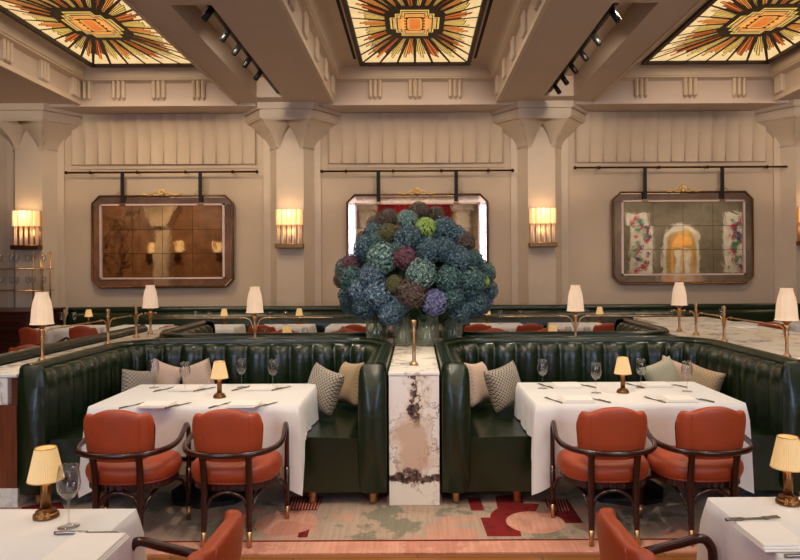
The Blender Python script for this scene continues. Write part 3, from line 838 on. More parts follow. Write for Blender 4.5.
# ================================================================== BRASS POSTS AND LAMPS
def post_parts(o, top, arms=()):
    p = MB(); z = .0
    p.lathe([(.032, 0), (.034, .008), (.022, .02), (.0125, .035), (.012, top-.09), (.018, top-.085), (.018, top-.07), (.012, top-.06), (.019, top-.03), (.021, top-.015), (.018, top-.004), (.0, top+.004)], seg=16)
    p.build('post', 'brass', o)
    for k, (dx, dy) in enumerate(arms):
        n = Vector((dx, dy, 0)).normalized()
        a = MB(); pts = [(n*.012)+Vector((0, 0, .12)), n*.03+Vector((0, 0, .17)), n*.05+Vector((0, 0, .215)), n*.10+Vector((0, 0, .235)), n*.14+Vector((0, 0, .235))]
        a.tube(smooth(pts), .0055, 8); a.ball(n*.14+Vector((0, 0, .235)), .012, 8); a.build('rail_arm', 'brass', o)
def brass_post(x, y, label, arms=(), top=.335):
    o = empty('brass_post', (x, y, .912), label=label, cat='brass post', group='brass posts on the marble ledges'); post_parts(o, top, arms); return o
TULIP = [(.086, .0), (.079, .012), (.076, .05), (.071, .12), (.061, .18), (.044, .235), (.046, .25)]
def rail_lamp(x, y, label, arms=()):
    o = empty('ledge_lamp', (x, y, .912), label=label, cat='lamp', group='tulip shaded lamps on the marble ledges')
    post_parts(o, .25, arms)
    f = MB(); f.lathe([(.012, .24), (.02, .26), (.045, .285), (.05, .292), (.012, .30), (.010, .36)], seg=14); f.build('lamp_fitting', 'antique_brass', o)
    s = MB(); wv = lambda a, j, n: 1+.03*cos(12*a)
    s.lathe(TULIP, (0, 0, .285), 72, wob=wv, cap=False)
    s.lathe([(r-.003, z) for r, z in TULIP], (0, 0, .285), 72, wob=wv, cap=False); s.build('lamp_shade', 'tulip_shade', o)
    b = MB(); b.ball((0, 0, .39), .022, 10); b.build('bulb', 'bulb_glow', o)
    l = bpy.data.lights.new('ledge_lamp_light', 'POINT'); l.energy = 1.6; l.color = (1, .72, .42); l.shadow_soft_size = .03
    lo = bpy.data.objects.new('ledge_lamp_light', l); COL.objects.link(lo); lo.location = (0, 0, .33); lo.parent = o
    return o
LX, RX, CX = -2.92, 2.89, -.018
rail_lamp(LX, 5.15, 'tallest looking tulip shaded brass lamp above the wooden end panel', ((0, 1),))
rail_lamp(LX, 7.25, 'tulip shaded brass lamp below the brown mirror, past the two brass posts', ((0, -1), (1, -1)))
rail_lamp(-1.56, 6.38, 'tulip shaded brass lamp behind the booth below the first clear column', ((-1, 0), (1, 0)))
rail_lamp(1.54, 6.38, 'tulip shaded brass lamp behind the booth between the flowers and the gold door mirror', ((-1, 0), (1, 0)))
rail_lamp(RX, 7.25, 'tulip shaded brass lamp directly below the gold door mirror', ((0, -1), (-1, -1)))
rail_lamp(RX, 5.15, 'tulip shaded brass lamp over the marble counter at the picture edge', ((0, 1),))
brass_post(LX, 6.25, 'nearer of two brass posts behind the booth corner on the shelf side', ((0, -1), (0, 1)))
brass_post(LX, 6.88, 'farther of two brass posts behind the booth corner on the shelf side', ((0, -1), (0, 1)))
brass_post(RX, 6.2, 'nearer of two brass posts on the marble counter side', ((0, -1), (0, 1)))
brass_post(RX, 6.82, 'farther of two brass posts on the marble counter side', ((0, -1), (0, 1)))
brass_post(CX, 4.80, 'single brass post in front of the vases on the marble pillar', (), .33)
def rail(a, b, label):
    A, B = Vector(a), Vector(b)
    o = MB().tube([(0, 0, 0), B-A], .0058, 8).build('brass_rail', 'brass', loc=A); tag(o, label, 'rail', 'thin brass rails above the ledges')
Z_ = .912+.235
rail((LX, 5.30, Z_), (LX, 6.10, Z_), 'thin brass rail joining the first tulip lamp and the nearer post, shelf side')
rail((LX, 6.40, Z_), (LX, 6.73, Z_), 'short brass rail joining the two posts, shelf side')
rail((RX, 5.30, Z_), (RX, 6.05, Z_), 'thin brass rail joining the edge tulip lamp and the nearer post, counter side')
rail((RX, 6.35, Z_), (RX, 6.67, Z_), 'short brass rail joining the two posts, counter side')
rail((LX+.30, 6.38, Z_), (-1.71, 6.38, Z_), 'brass rail behind the booth running from the posts to the lamp, shelf side')
rail((-1.41, 6.38, Z_), (-.62, 6.38, Z_), 'brass rail running from the lamp towards the flowers, shelf side')
rail((.62, 6.38, Z_), (1.39, 6.38, Z_), 'brass rail running from the flowers to the lamp, counter side')
rail((1.69, 6.38, Z_), (RX-.30, 6.38, Z_), 'brass rail behind the booth running from the lamp to the posts, counter side')

# ================================================================== FURNITURE
def cloth_mesh(hx, hy, z, drop=.32, cdrop=.22, fl=.10, seed=0, nper=240, T=None, wav=1.0, front=False, back=.245):
    mb = MB(); rr = random.Random(seed); ph = [rr.random()*6 for _ in range(4)]
    per = []; nper = 480 if front or drop > .4 else nper
    r = .02
    peri = 4*(hx+hy)
    def P(s):
        s = s % peri
        for (ax, ay, bx, by, ln) in ((-hx, -hy, hx, -hy, 2*hx), (hx, -hy, hx, hy, 2*hy), (hx, hy, -hx, hy, 2*hx), (-hx, hy, -hx, -hy, 2*hy)):
            if s <= ln: return (ax+(bx-ax)*s/ln, ay+(by-ay)*s/ln)
            s -= ln
        return (-hx, -hy)
    for i in range(nper):
        s = peri*i/nper; x, y = P(s)
        dx, dy = (abs(x)/hx)**10*(1 if x > 0 else -1), (abs(y)/hy)**10*(1 if y > 0 else -1)
        l = math.hypot(dx, dy) or 1
        per.append((x, y, dx/l, dy/l, s))
    nv = 12
    def fn(u, v):
        i = int(round(u*nper)) % nper; x, y, dx, dy, s = per[i]
        dc = math.hypot(hx-abs(x), hy-abs(y))
        c1 = math.exp(-(dc/.10)**2); c2 = max(0, 1-dc/.38)
        fr = min(1, max(0, (-y/hy-.80)/.2)) if front else 1
        d0 = back+(drop-back)*fr if front else drop
        d = (d0+cdrop*(c2**1.0)*(fr**1.3))*v
        fold = wav*(.014*sin(s*13+ph[0])+.012*sin(s*23+ph[1])+.008*sin(s*41+ph[2]))*(v**1.2)*(1 if fr > .5 else .5) + (-.06*math.exp(-((dc-.16)/.045)**2)+.03*math.exp(-((dc-.27)/.05)**2)-.02*math.exp(-((dc-.38)/.05)**2))*v*fr
        out = .004+.014*min(1, v*6)+(.006+fl*c1*fr)*v**.8+fold
        return (x+dx*out, y+dy*out, z-.004*(1 if v > 0 else 0)-d)
    mb.grid(fn, nper, nv, 0, True, cu=True)
    mb.add([(p[0]+p[2]*.004, p[1]+p[3]*.004, z) for p in per], [tuple(range(nper))], 0, False)
    return mb
def table(x, y, hx, hy, label, clabel, seed, drop=.32, cdrop=.20, z0=0., grp=None, cgrp=None, fl=.05, front=False):
    o = empty('dining_table', (x, y, z0), label=label, cat='table', group=grp)
    MB().box(-hx+.01, hx-.01, -hy+.01, hy-.01, .68, .712, bev=.005).build('tabletop', 'mahogany', o)
    MB().lathe([(.30, 0), (.30, .03), (.22, .08), (.08, .14), (.05, .2), (.05, .63), (.12, .68)], seg=8, sm=False).build('pedestal', 'dark_base', o)
    c = cloth_mesh(hx, hy, .72, drop, cdrop, fl, seed, front=front).build('tablecloth', 'linen', loc=(x, y, z0)); tag(c, clabel, 'tablecloth', cgrp)
    return o
TY0, TY1 = 4.10, 4.90
table(-1.47, 4.75, .685, .41, 'rectangular dining table in the booth on the glassware shelf side of the marble pillar', 'white tablecloth on the booth table nearer the wooden end panel', 1, drop=.32, cdrop=.26, front=True)
table(1.475, 4.75, .685, .41, 'rectangular dining table in the booth on the gold door mirror side of the marble pillar', 'white tablecloth on the booth table with the gold door mirror above', 2, drop=.32, cdrop=.26, front=True)
table(-1.78, 2.05, .72, .43, 'foreground dining table cut by the picture edge below the wooden end panel', 'white tablecloth in the foreground beside the large lit table lamp and wine glass', 3)
table(1.85, 2.13, .72, .44, 'foreground dining table cut by the picture edge on the gold mirror side', 'white tablecloth in the foreground under the fork and large folded napkin', 4)

def make_chair(label):
    o = empty('barrel_chair', (0, 0, 0), label=label, cat='chair')
    # upholstered back, barrel curved, camel top
    def top(x):
        a = abs(x)/.205
        z = .812-.036*(a/.66)**2.2 if a < .66 else .776-.006*sin(PI*(a-.66)/.34*.5)+.008*sin(PI*(a-.66)/.34)
        if a > .86: z -= .05*((a-.86)/.14)**2
        return z
    def yc(x): return -.262+.055*(abs(x)/.2)**2.2
    bk = MB()
    def fn(u, v):
        # u: around the section (closed), v across x
        x = -.207+.414*v
        e = max(0, 1-(abs(x)/.2075)**14)**.5
        th = .030*e+.004
        zt = top(x); zb = .50+.035*(abs(x)/.2)**6
        xs = x*(.90+.10*0)
        a = 2*PI*u
        cz, sy = cos(a), sin(a)
        z = (zt+zb)/2+(zt-zb)/2*(abs(cz)**.28)*(1 if cz > 0 else -1)
        k = (z-zb)/(zt-zb)
        xx = x*(.93+.07*min(1, k*1.6))
        y = yc(x)+th*(abs(sy)**.55)*(1 if sy > 0 else -1)-.035*(z-.5)/.3
        return (xx, y, z)
    bk.grid(fn, 30, 31, 0, True, cu=True)
    b = bk.build('backrest', 'orange_leather', o)
    for s in (-1, 1):
        pp = MB(); pts = []
        for k in range(12):
            z = .53+.245*k/11; kk = (z-.5)/.29; x = s*.142*(.93+.07*min(1, kk*1.6))
            pts.append((x, yc(s*.142)-.032-.035*(z-.5)/.3, z))
        pp.tube(pts, .0035, 5); pp.build('back_piping', 'orange_piping', o)
    # seat
    st = MB()
    def se(u, v):
        a = 2*PI*u; rad = [0.25, .6, .82, .93, .985, 1.0, .985, .95, .93][int(round(v*8))]; z = [.482, .478, .468, .455, .435, .41, .385, .37, .362][int(round(v*8))]
        if v == 0: rad = 0.0
        ca, sa = cos(a), sin(a)
        X = .272*(abs(ca)**.82)*(1 if ca > 0 else -1); Y = (.215 if sa > 0 else .245)*(abs(sa)**.82)*(1 if sa > 0 else -1)
        return (X*rad, Y*rad-.01, z)
    st.grid(se, 48, 9, 0, True, cu=True); st.build('seat', 'orange_leather', o)
    pi = MB(); pi.tube([se(k/40, 1.0) for k in range(40)], .006, 6, closed=True); pi.build('seat_piping', 'orange_piping', o)
    ap = MB()
    def apf(u, v):
        p = se(u, 1.0); fl_ = 1+.012*sin(2*PI*u*46)
        return (p[0]*.985*fl_, p[1]*.985*fl_, .358-.042*v)
    ap.grid(apf, 184, 2, 0, True, cu=True)
    ap.add([(.25*cos(2*PI*k/24), .24*sin(2*PI*k/24)-.01, .33) for k in range(24)], [tuple(range(24))])
    ap.build('apron', 'mahogany', o)
    # arm rail
    pts = [(-.268, .17, .30), (-.268, .17, .54), (-.268, .16, .60), (-.27, .125, .625), (-.278, .05, .605), (-.288, -.06, .575), (-.272, -.17, .562), (-.215, -.268, .556), (-.11, -.322, .553), (0, -.335, .552)]
    full = pts+[(-x, y, z) for x, y, z in reversed(pts[:-1])]
    MB().tube(smooth(full, 5), .0155, 10, flat=1.15).build('arm_rail', 'mahogany', o)
    for x, y, zt in ((-.268, .17, .34), (.268, .17, .34)):
        l = MB(); l.tube([(x, y, zt), (x, y, .09)], [.019, .0155], 10); lo = l.build('leg', 'mahogany', o)
        f = MB(); f.tube([(x, y, .09), (x, y, .0)], [.0165, .0125], 10); f.build('ferrule', 'brass', lo)
    for s in (-1, 1):
        P = [(s*.135, -.285, .56), (s*.132, -.262, .45), (s*.13, -.25, .30), (s*.132, -.262, .09)]
        l = MB(); l.tube(smooth(P, 4), [.020]*9+[.018]*3+[.0155], 10); lo = l.build('leg', 'mahogany', o)
        f = MB(); f.tube([(s*.132, -.262, .092), (s*.135, -.268, .0)], [.0165, .0125], 10); f.build('ferrule', 'brass', lo)
    br = MB()
    br.tube(smooth([(-.125, -.25, .20), (-.10, -.25, .275), (-.04, -.25, .31), (0, -.25, .315), (.04, -.25, .31), (.10, -.25, .275), (.125, -.25, .20)], 4), .010, 8)
    for s in (-1, 1):
        br.tube(smooth([(s*.135, -.24, .19), (s*.16, -.15, .28), (s*.2, -.02, .31), (s*.245, .1, .28), (s*.265, .16, .19)], 4), .010, 8)
    br.build('arched_brace', 'mahogany', o)
    return o
ch = make_chair('orange leather barrel chair nearest the wooden end panel, tucked to the white booth table')
ch.location = (-1.745, 4.10, 0)
G1 = None
copy_tree(ch, (-1.11, 4.10, 0), 0, 'orange leather barrel chair tucked to the booth table, nearer the marble pillar, shelf side')
copy_tree(ch, (1.145, 4.10, 0), 0, 'orange leather barrel chair nearer the marble pillar on the gold mirror side')
copy_tree(ch, (1.715, 4.10, 0), R(2), 'orange leather barrel chair farther from the marble pillar on the gold mirror side')
copy_tree(ch, (-.90, 2.14, 0), R(88), 'orange barrel chair in the foreground, facing the table with the tall wine glass')
copy_tree(ch, (.92, 2.14, 0), R(-88), 'orange barrel chair in the foreground, facing the table with the large fork')

# ---- table lamps
def make_lamp(label):
    o = empty('table_lamp', (0, 0, 0), label=label, cat='table lamp')
    b = MB(); b.lathe([(.043, 0), (.044, .006), (.042, .014), (.036, .018), (.034, .026), (.022, .030), (.020, .034)], seg=24, sm=False); b.build('lamp_base', 'antique_brass', o)
    p = MB(); p.lathe([(.0165, .03), (.0165, .145)], seg=24, wob=lambda a, j, n: 1+.03*cos(12*a)); p.build('lamp_stem', 'antique_brass', o)
    s = MB(); wv = lambda a, j, n: 1+.018*(1 if int(round(a/(2*PI)*96)) % 2 else -1)
    s.lathe([(.060, .136), (.036, .252)], seg=96, wob=wv, cap=False, sm=False); s.lathe([(.058, .136), (.034, .252)], seg=96, wob=wv, cap=False, sm=False)
    s.build('lamp_shade', 'pleated_shade', o)
    r = MB(); r.tube([(.0605*cos(2*PI*k/32), .0605*sin(2*PI*k/32), .136) for k in range(32)], .0018, 5, closed=True); r.build('shade_rim', 'brass', o); r = MB(); r.tube([(.036*cos(2*PI*k/32), .036*sin(2*PI*k/32), .252) for k in range(32)], .0018, 5, closed=True)
    r.build('shade_rim', 'brass', o)
    bb = MB(); bb.ball((0, 0, .175), .018, 10); bb.build('bulb', 'bulb_glow', o)
    l = bpy.data.lights.new('table_lamp_light', 'POINT'); l.energy = .55; l.color = (1, .68, .36); l.shadow_soft_size = .02
    lo = bpy.data.objects.new('table_lamp_light', l); COL.objects.link(lo); lo.location = (0, 0, .15); lo.parent = o
    return o
ZT = .7215
K = 1.0345      # table tops are 0.72 m high
lamp = make_lamp('small lit pleated table lamp on the booth table, shelf side'); lamp.location = (-1.38, 4.62, ZT)
copy_tree(lamp, (1.475, 4.72, ZT), 0, 'small lit pleated table lamp on the booth table, gold mirror side')
copy_tree(lamp, (-1.35, 2.40, ZT), 0, 'large looking lit pleated table lamp on the foreground table beside a wine glass')
copy_tree(lamp, (1.405, 2.50, ZT), 0, 'large looking lit pleated table lamp on the foreground table behind the fork')

# ---- wine glasses
def make_glass(label):
    o = empty('wine_glass', (0, 0, 0), label=label, cat='wine glass')
    g = MB(); g.lathe([(.036, 0), (.036, .0015), (.006, .005), (.0035, .015), (.0032, .085), (.006, .093), (.022, .105), (.036, .128), (.0395, .150), (.036, .185), (.031, .215), (.0302, .215), (.0352, .185), (.0385, .150), (.035, .129), (.021, .108), (0, .099)], seg=24)
    g.build('bowl_and_stem', 'clear_glass', o)
    return o
GLG = 'wine glasses on the tables'
wg = make_glass('tall stemmed wine glass on the foreground tablecloth beside the lit lamp'); wg.location = (-1.22, 2.31, ZT); wg['group'] = GLG
for x, y, lab in ((-1.65, 4.70, 'empty wine glass between the blush cushions and the lamp, shelf side booth'), (-1.285, 4.85, 'empty wine glass directly past the lit lamp, shelf side booth'),
                  (-1.045, 4.80, 'empty wine glass nearest the marble pillar, shelf side booth'), (-1.93, 4.85, 'empty wine glass before the blush cushions, shelf side booth'),
                  (.905, 4.74, 'empty wine glass nearest the marble pillar, gold mirror side booth'), (1.24, 4.56, 'empty wine glass just before the lit lamp, gold mirror side booth'),
                  (1.61, 4.74, 'empty wine glass just past the lit lamp, gold mirror side booth'), (1.885, 4.60, 'empty wine glass before the sage cushion, gold mirror side booth')):
    copy_tree(wg, (x*K, y*K, ZT), 0, lab, GLG)

# ---- cutlery and napkins
def make_fork():
    m = MB(); m.tube(smooth([(0, -.10, .003), (0, -.05, .004), (0, .02, .003), (0, .045, .004)]), [.006]*8+[.0035]*11, 6, flat=1.0)
    m.box(-.012, .012, .042, .06, .003, .005)
    for k in range(4): xx = -.0105+.007*k; m.tube([(xx, .058, .004), (xx, .08, .001+.004), (xx, .10, .006)], .0016, 5)
    return m
def make_knife():
    m = MB(); m.tube(smooth([(0, -.11, .005), (0, -.05, .006), (0, .0, .005)]), .0058, 6)
    m.prism([(-.009, 0), (.007, 0), (.007, .085), (.002, .108), (-.009, .09)], .002, .0042)
    return m
def cutlery(name, mb, mat, x, y, rz, label, group=None, sc=1):
    o = mb.build(name, mat, loc=(x, y, ZT), rot=(0, 0, rz)); o.scale = (sc,)*3
    tag(o, label, name.replace('_', ' '), group); return o
def make_napkin(w=.11, d=.085):
    m = MB()
    for k in range(3): m.box(-w+.010*k, w-.003*k, -d+.004*k, d-.003*k, .001+.006*k, .0065+.006*k, bev=.0022)
    return m
fk, kf, nk = make_fork(), make_knife(), make_napkin()
f0 = k0 = n0 = None
sets = [(-1.66, 4.20, 'near place by the wooden end panel, shelf side table'), (-1.10, 4.20, 'near place by the marble pillar, shelf side table'),
        (-1.67, 4.76, 'far place by the blush cushions, shelf side table'), (-1.12, 4.78, 'far place towards the marble pillar, shelf side table'),
        (1.04, 4.30, 'near place towards the marble pillar, gold mirror side table'), (1.70, 4.30, 'near place away from the pillar, gold mirror side table'),
        (1.09, 4.82, 'far place towards the marble pillar, gold mirror side table'), (1.74, 4.82, 'far place by the sage cushion, gold mirror side table')]
def place(x, y, wh, rz=0):
    global f0, k0, n0
    a = 'napkin'; 
    spec = [('fork', x-.155, 0, 'silver fork at the '), ('knife', x+.15, 0, 'silver knife at the '), ('napkin', x, 0, 'folded white napkin at the ')]
    for nm, xx, r, lb in spec:
        src = {'fork': f0, 'knife': k0, 'napkin': n0}[nm]
        if src is None:
            mb = {'fork': fk, 'knife': kf, 'napkin': nk}[nm]
            ob = mb.build(nm, 'napkin' if nm == 'napkin' else 'steel'); tag(ob, lb+wh, nm, nm+'s laid on the tables' if nm != 'knife' else 'knives laid on the tables')
            if nm == 'fork': f0 = ob
            elif nm == 'knife': k0 = ob
            else: n0 = ob
        else:
            ob = src.copy(); COL.objects.link(ob); ob['label'] = lb+wh
        ob.location = (xx, y, ZT); ob.rotation_euler = (0, 0, r + (R(-28) if nm == 'fork' and x < 0 else R(28) if nm == 'knife' and x > 0 else R(-30) if nm == 'knife' else R(22) if nm == 'fork' else 0))
for x, y, wh in sets: place(x*K, y*K, wh)
def one(src, x, y, rz, label, sc=1.0, z=ZT):
    o = src.copy(); COL.objects.link(o); o.location = (x*K, y*K, z); o.rotation_euler = (0, 0, rz); o.scale = (sc,)*3; o['label'] = label
one(k0, -1.085, 2.17, R(-88), 'large silver knife lying on the foreground tablecloth below the wine glass')
one(n0, -1.02, 2.02, R(90), 'folded napkin lying in the foreground below the large knife', 1.1)
one(f0, 1.15, 2.265, R(-84), 'large silver fork above the napkin on the foreground table')
one(n0, 1.13, 2.10, R(90), 'folded napkin between the large fork and knife in the foreground', .95)
one(f0, -1.03, 1.90, R(88), 'silver fork below the napkin at the bottom edge of the foreground table')
one(k0, 1.20, 1.97, R(-88), 'silver knife below the foreground napkin at the picture edge')

# ---- cushions
def make_cushion(mat, s=.21):
    m = MB()
    def P(u, v, sg):
        a, b = 2*u-1, 2*v-1
        # pinched edges give pointed corners
        k = 1-.10*(1-abs(a)**2)*abs(b)**3; k2 = 1-.10*(1-abs(b)**2)*abs(a)**3
        x = a*s*k2; z = b*s*k
        th = .075*((1-a**4)*(1-b**4))**.55
        return (x, sg*th, z+s)
    m.grid(lambda u, v: P(u, v, 1), 21, 21); m.grid(lambda u, v: P(u, v, -1), 21, 21)
    o = m.build('cushion', mat); return o
def cushion(mat, x, y, rz, tilt, label, lean=-14, z=.475, s=.21):
    o = make_cushion(mat, s)
    # lift so the lowest corner rests on the seat
    c_ = abs(sin(R(tilt)))*s
    o.location = (x, y, z+.0); o.rotation_mode = 'XYZ'
    Mx = Matrix.Translation((x, y, z)) @ Matrix.Rotation(R(rz), 4, 'Z') @ Matrix.Rotation(R(lean), 4, 'X') @ Matrix.Translation((0, 0, s+c_)) @ Matrix.Rotation(R(tilt), 4, 'Y') @ Matrix.Translation((0, 0, -s))
    o.matrix_world = Mx
    tag(o, label, 'cushion', 'scatter cushions in the booths')
cushion('lattice_fabric', -2.26, 5.42, 50, 10, 'dark lattice patterned cushion at the booth corner by the wooden end panel', s=.15)
cushion('blush_fabric', -2.16, 5.66, 25, 22, 'blush cushion beside the dark lattice cushion, shelf side booth', s=.145)
cushion('blush_fabric', -1.92, 5.72, -8, -20, 'blush cushion farther from the corner, behind the wine glass, shelf side booth', s=.145)
cushion('lattice_fabric', -.76, 5.12, -38, 12, 'dark lattice patterned cushion on the seat beside the marble pillar, shelf side', s=.172)
cushion('sand_fabric', -.59, 5.44, -60, -6, 'pale sand cushion tucked behind the lattice one beside the marble pillar, shelf side', s=.18)
cushion('blush_fabric', .54, 5.40, 62, 6, 'blush cushion tucked behind the lattice one, gold mirror side of the pillar', s=.18)
cushion('lattice_fabric', .73, 5.22, 36, -10, 'dark lattice patterned cushion against the tablecloth, gold mirror side of the pillar', s=.172)
cushion('sage_fabric', 2.10, 5.58, 6, -20, 'sage cushion behind the wine glass, gold mirror side booth', s=.15)
cushion('blush_fabric', 2.22, 5.70, -20, 20, 'blush cushion half hidden behind the sage one, gold mirror side booth', s=.145)
cushion('sand_fabric', 2.27, 5.30, -48, 12, 'sand coloured cushion nearest the curved booth end, gold mirror side', s=.155)

# ================================================================== RUG
rg = MB(); rg.box(-8, 8, 3.93, 10.4, -.011, 0, 0); rg.box(-8, 8, 3.755, 3.918, -.011, 0, 1); rg.box(-8, 8, 3.915, 3.935, -.011, .0005, 2)
def patch(pts, mi, z): rg.add([(*floor_pt(a, b), z) for a, b in pts], [tuple(range(len(pts)))], mi)
def disc(px, py, r, mi, z, a0=0, a1=2*PI, n=40):
    x, y = floor_pt(px, py); rg.add([(x, y, z)]+[(x+r*cos(a0+(a1-a0)*k/n), y+r*sin(a0+(a1-a0)*k/n), z) for k in range(n+1)], [(0, k+1, k+2) for k in range(n)], mi)
patch([(466, 498), (479, 498), (483, 511), (470, 511)], 2, .001)
patch([(479, 518), (498, 518), (494, 497), (512, 495), (520, 537), (486, 537)], 2, .001)
disc(531, 519, .27, 2, .0012, R(70), R(225)); disc(534, 523, .185, 1, .002)
patch([(495, 498), (520, 498), (524, 507), (500, 507)], 2, .0013)
patch([(540, 500), (566, 500), (582, 524), (560, 524)], 2, .001)
for k in range(8): patch([(542+3*k, 500), (543+3*k, 500), (547+3*k, 512), (546+3*k, 512)], 1, .0018)
disc(285, 522, .20, 1, .002)
patch([(296, 537), (306, 537), (312, 515), (302, 515)], 2, .001)
patch([(290, 496), (322, 496), (316, 510), (284, 510)], 2, .001)
for k in range(10): patch([(288+3*k, 509), (289+3*k, 509), (293+3*k, 497), (292+3*k, 497)], 1, .0018)
patch([(20, 505), (60, 500), (66, 512), (24, 518)], 2, .001)
tag(rg.build('carpet', ['rug_field', 'rug_pink', 'rug_maroon', 'rug_sage']), 'grey and pink patterned carpet with maroon shapes under the booths', 'carpet')

# ================================================================== FLOWERS
def hydrangea_mesh(name, mat, seed):
    rr = random.Random(seed); m = MB(); n = 400; R0 = 1.0
    for k in range(n):
        z = 1-2*(k+.5)/n
        if z < -.72: continue
        th = k*2.399963+rr.uniform(-.1, .1); rxy = math.sqrt(1-z*z)
        nr = Vector((rxy*cos(th), rxy*sin(th), z)); rad = R0*rr.uniform(.88, 1.03)
        t = nr.orthogonal().normalized(); b = nr.cross(t); ph = rr.random()*2
        sz = .112*rr.uniform(.85, 1.15); c = nr*rad
        nr2 = (nr+Vector((rr.uniform(-.25, .25), rr.uniform(-.25, .25), rr.uniform(-.25, .25)))).normalized()
        t = nr2.orthogonal().normalized(); b = nr2.cross(t)
        for q in range(4):
            a = ph+q*PI/2; d = t*cos(a)+b*sin(a); e = -t*sin(a)+b*cos(a)
            m.add([c-nr2*.02, c+d*sz*.6-e*sz*.48+nr2*.03, c+d*sz*1.08+nr2*.015, c+d*sz*.6+e*sz*.48+nr2*.03], [(0,1,2,3)], 0, False)
    m.ball((0, 0, 0), .80, 14, 1)
    me = m.build(name, [mat, 'leaf_green']); return me
KIN = {'blue': 'dusty blue', 'teal': 'teal', 'steel': 'steel blue', 'sage': 'pale sage', 'lime': 'lime green', 'mauve': 'mauve', 'violet': 'violet', 'russet': 'russet brown', 'olive': 'olive'}
heads = [(205,100,'russet',34),(158,118,'russet',26),(272,106,'sage',34),(336,134,'lime',34),(312,78,'russet',34),(372,88,'russet',28),(400,140,'blue',42),(205,155,'olive',36),(155,152,'blue',34),(275,170,'blue',46),
 (128,205,'blue',42),(183,238,'sage',50),(262,238,'mauve',38),(318,292,'sage',48),(345,212,'blue',42),(398,208,'blue',40),(445,245,'blue',46),(468,185,'russet',36),(440,160,'blue',34),(415,312,'teal',44),(497,245,'teal',34),
 (545,292,'teal',32),(490,320,'teal',50),(548,352,'blue',36),(425,372,'teal',40),(500,398,'blue',44),(285,360,'russet',50),(365,393,'violet',42),(165,182,'teal',30),(150,300,'steel',42),(80,310,'teal',44),(42,312,'russet',28),
 (80,258,'mauve',34),(68,368,'blue',36),(112,352,'steel',42),(172,366,'steel',50),(125,405,'blue',42),(213,425,'steel',44),(245,400,'blue',34),(538,322,'lime',20),(455,425,'blue',36),(225,330,'olive',30),(240,210,'teal',30),(118,170,'russet',24),(530,400,'blue',32),(65,400,'teal',28)]
C0 = Vector((.01, 6.40, 1.50)); RAD = (.68, .60, .62)
hm = {}
stem_tops = []
cnt = {}
for (cx, cy, colr, rp) in heads:
    px, py = 330+cx/3.5, 190+cy/3.5
    for it in range(4):
        pass
    d = 5.95
    for it in range(5):
        k = F/d; X = (px-416)/k; Z = CAMZ-(py-268)/k
        q = ((X-C0.x)/RAD[0])**2+((Z-C0.z)/RAD[2])**2
        d = C0.y-RAD[1]*math.sqrt(max(.02, 1-min(q, .98))) if q < 1 else C0.y-.05
    r = rp/3.5/k*1.12
    side = 'towards the shelf side' if px < 390 else 'towards the gold mirror side' if px > 440 else 'in the middle'
    tier = 'at the top of the arrangement' if py < 235 else 'halfway up the arrangement' if py < 275 else 'low in the arrangement'
    lab = '%s hydrangea head %s, %s' % (KIN[colr], tier, side)
    cnt[lab] = cnt.get(lab, 0)+1
    if colr not in hm:
        o = hydrangea_mesh('hydrangea', 'petal_'+colr, len(hm)+3); hm[colr] = o
    else:
        o = hm[colr].copy(); COL.objects.link(o)
    o.scale = (r,)*3; o.location = (X, d, Z)
    nv = (Vector((X, d, Z))-C0).normalized()
    o.rotation_euler = Vector((nv.x, nv.y, nv.z)).to_track_quat('Z', 'Y').to_euler(); o.rotation_euler.rotate_axis('Z', random.random()*6)
    tag(o, lab, 'hydrangea', lab)
    stem_tops.append(Vector((X, d, Z)))
rb = random.Random(11)
for k in range(22):     # far side of the dome
    a = R(15+150*(k % 8)/7)+(k//8)*.2; zz = (-.35, .15, .6)[k//8]; q = math.sqrt(1-zz*zz)
    colr = rb.choice(['blue', 'teal', 'blue', 'steel', 'russet'])
    o = hm[colr].copy(); COL.objects.link(o); X, Y, Z = C0.x+RAD[0]*q*cos(a), C0.y+RAD[1]*q*sin(a), C0.z+RAD[2]*zz
    o.location = (X, Y, Z); o.scale = (.135,)*3; nv = (Vector((X, Y, Z))-C0); o.rotation_euler = nv.to_track_quat('Z', 'Y').to_euler()
    lab = '%s hydrangea head on the far side of the arrangement' % KIN[colr]; tag(o, lab, 'hydrangea', lab)
# leaves
lf = MB(); rl = random.Random(5)
for k in range(150):
    a = rl.random()*2*PI; zz = rl.uniform(-.95, .55); q = math.sqrt(1-zz*zz); s_ = rl.uniform(.70, .93) if zz > -.5 else rl.uniform(.72, .98)
    c = Vector((C0.x+RAD[0]*q*cos(a)*s_, C0.y+RAD[1]*q*sin(a)*s_, C0.z+RAD[2]*zz*s_*(.75 if zz < 0 else 1)))
    out = Vector((cos(a), sin(a), rl.uniform(-.6, .4))).normalized(); sd = out.cross(Vector((0, 0, 1))).normalized(); ln = rl.uniform(.10, .17)
    lf.add([c, c+out*ln*.4+sd*ln*.28+Vector((0, 0, .012)), c+out*ln*.8+sd*ln*.2, c+out*ln, c+out*ln*.8-sd*ln*.2, c+out*ln*.4-sd*ln*.28+Vector((0, 0, .012)), c+out*ln*.5-Vector((0, 0, .01))],
           [(0,1,6), (1,2,6), (2,3,6), (3,4,6), (4,5,6), (5,0,6)], 0, True)
lf.ball((C0.x, C0.y, C0.z-.02), .5, 20, 0, (1, .9, .9))
tag(lf.build('foliage', 'leaf_green'), 'dark green hydrangea leaves between the flower heads', 'foliage', kind='stuff')
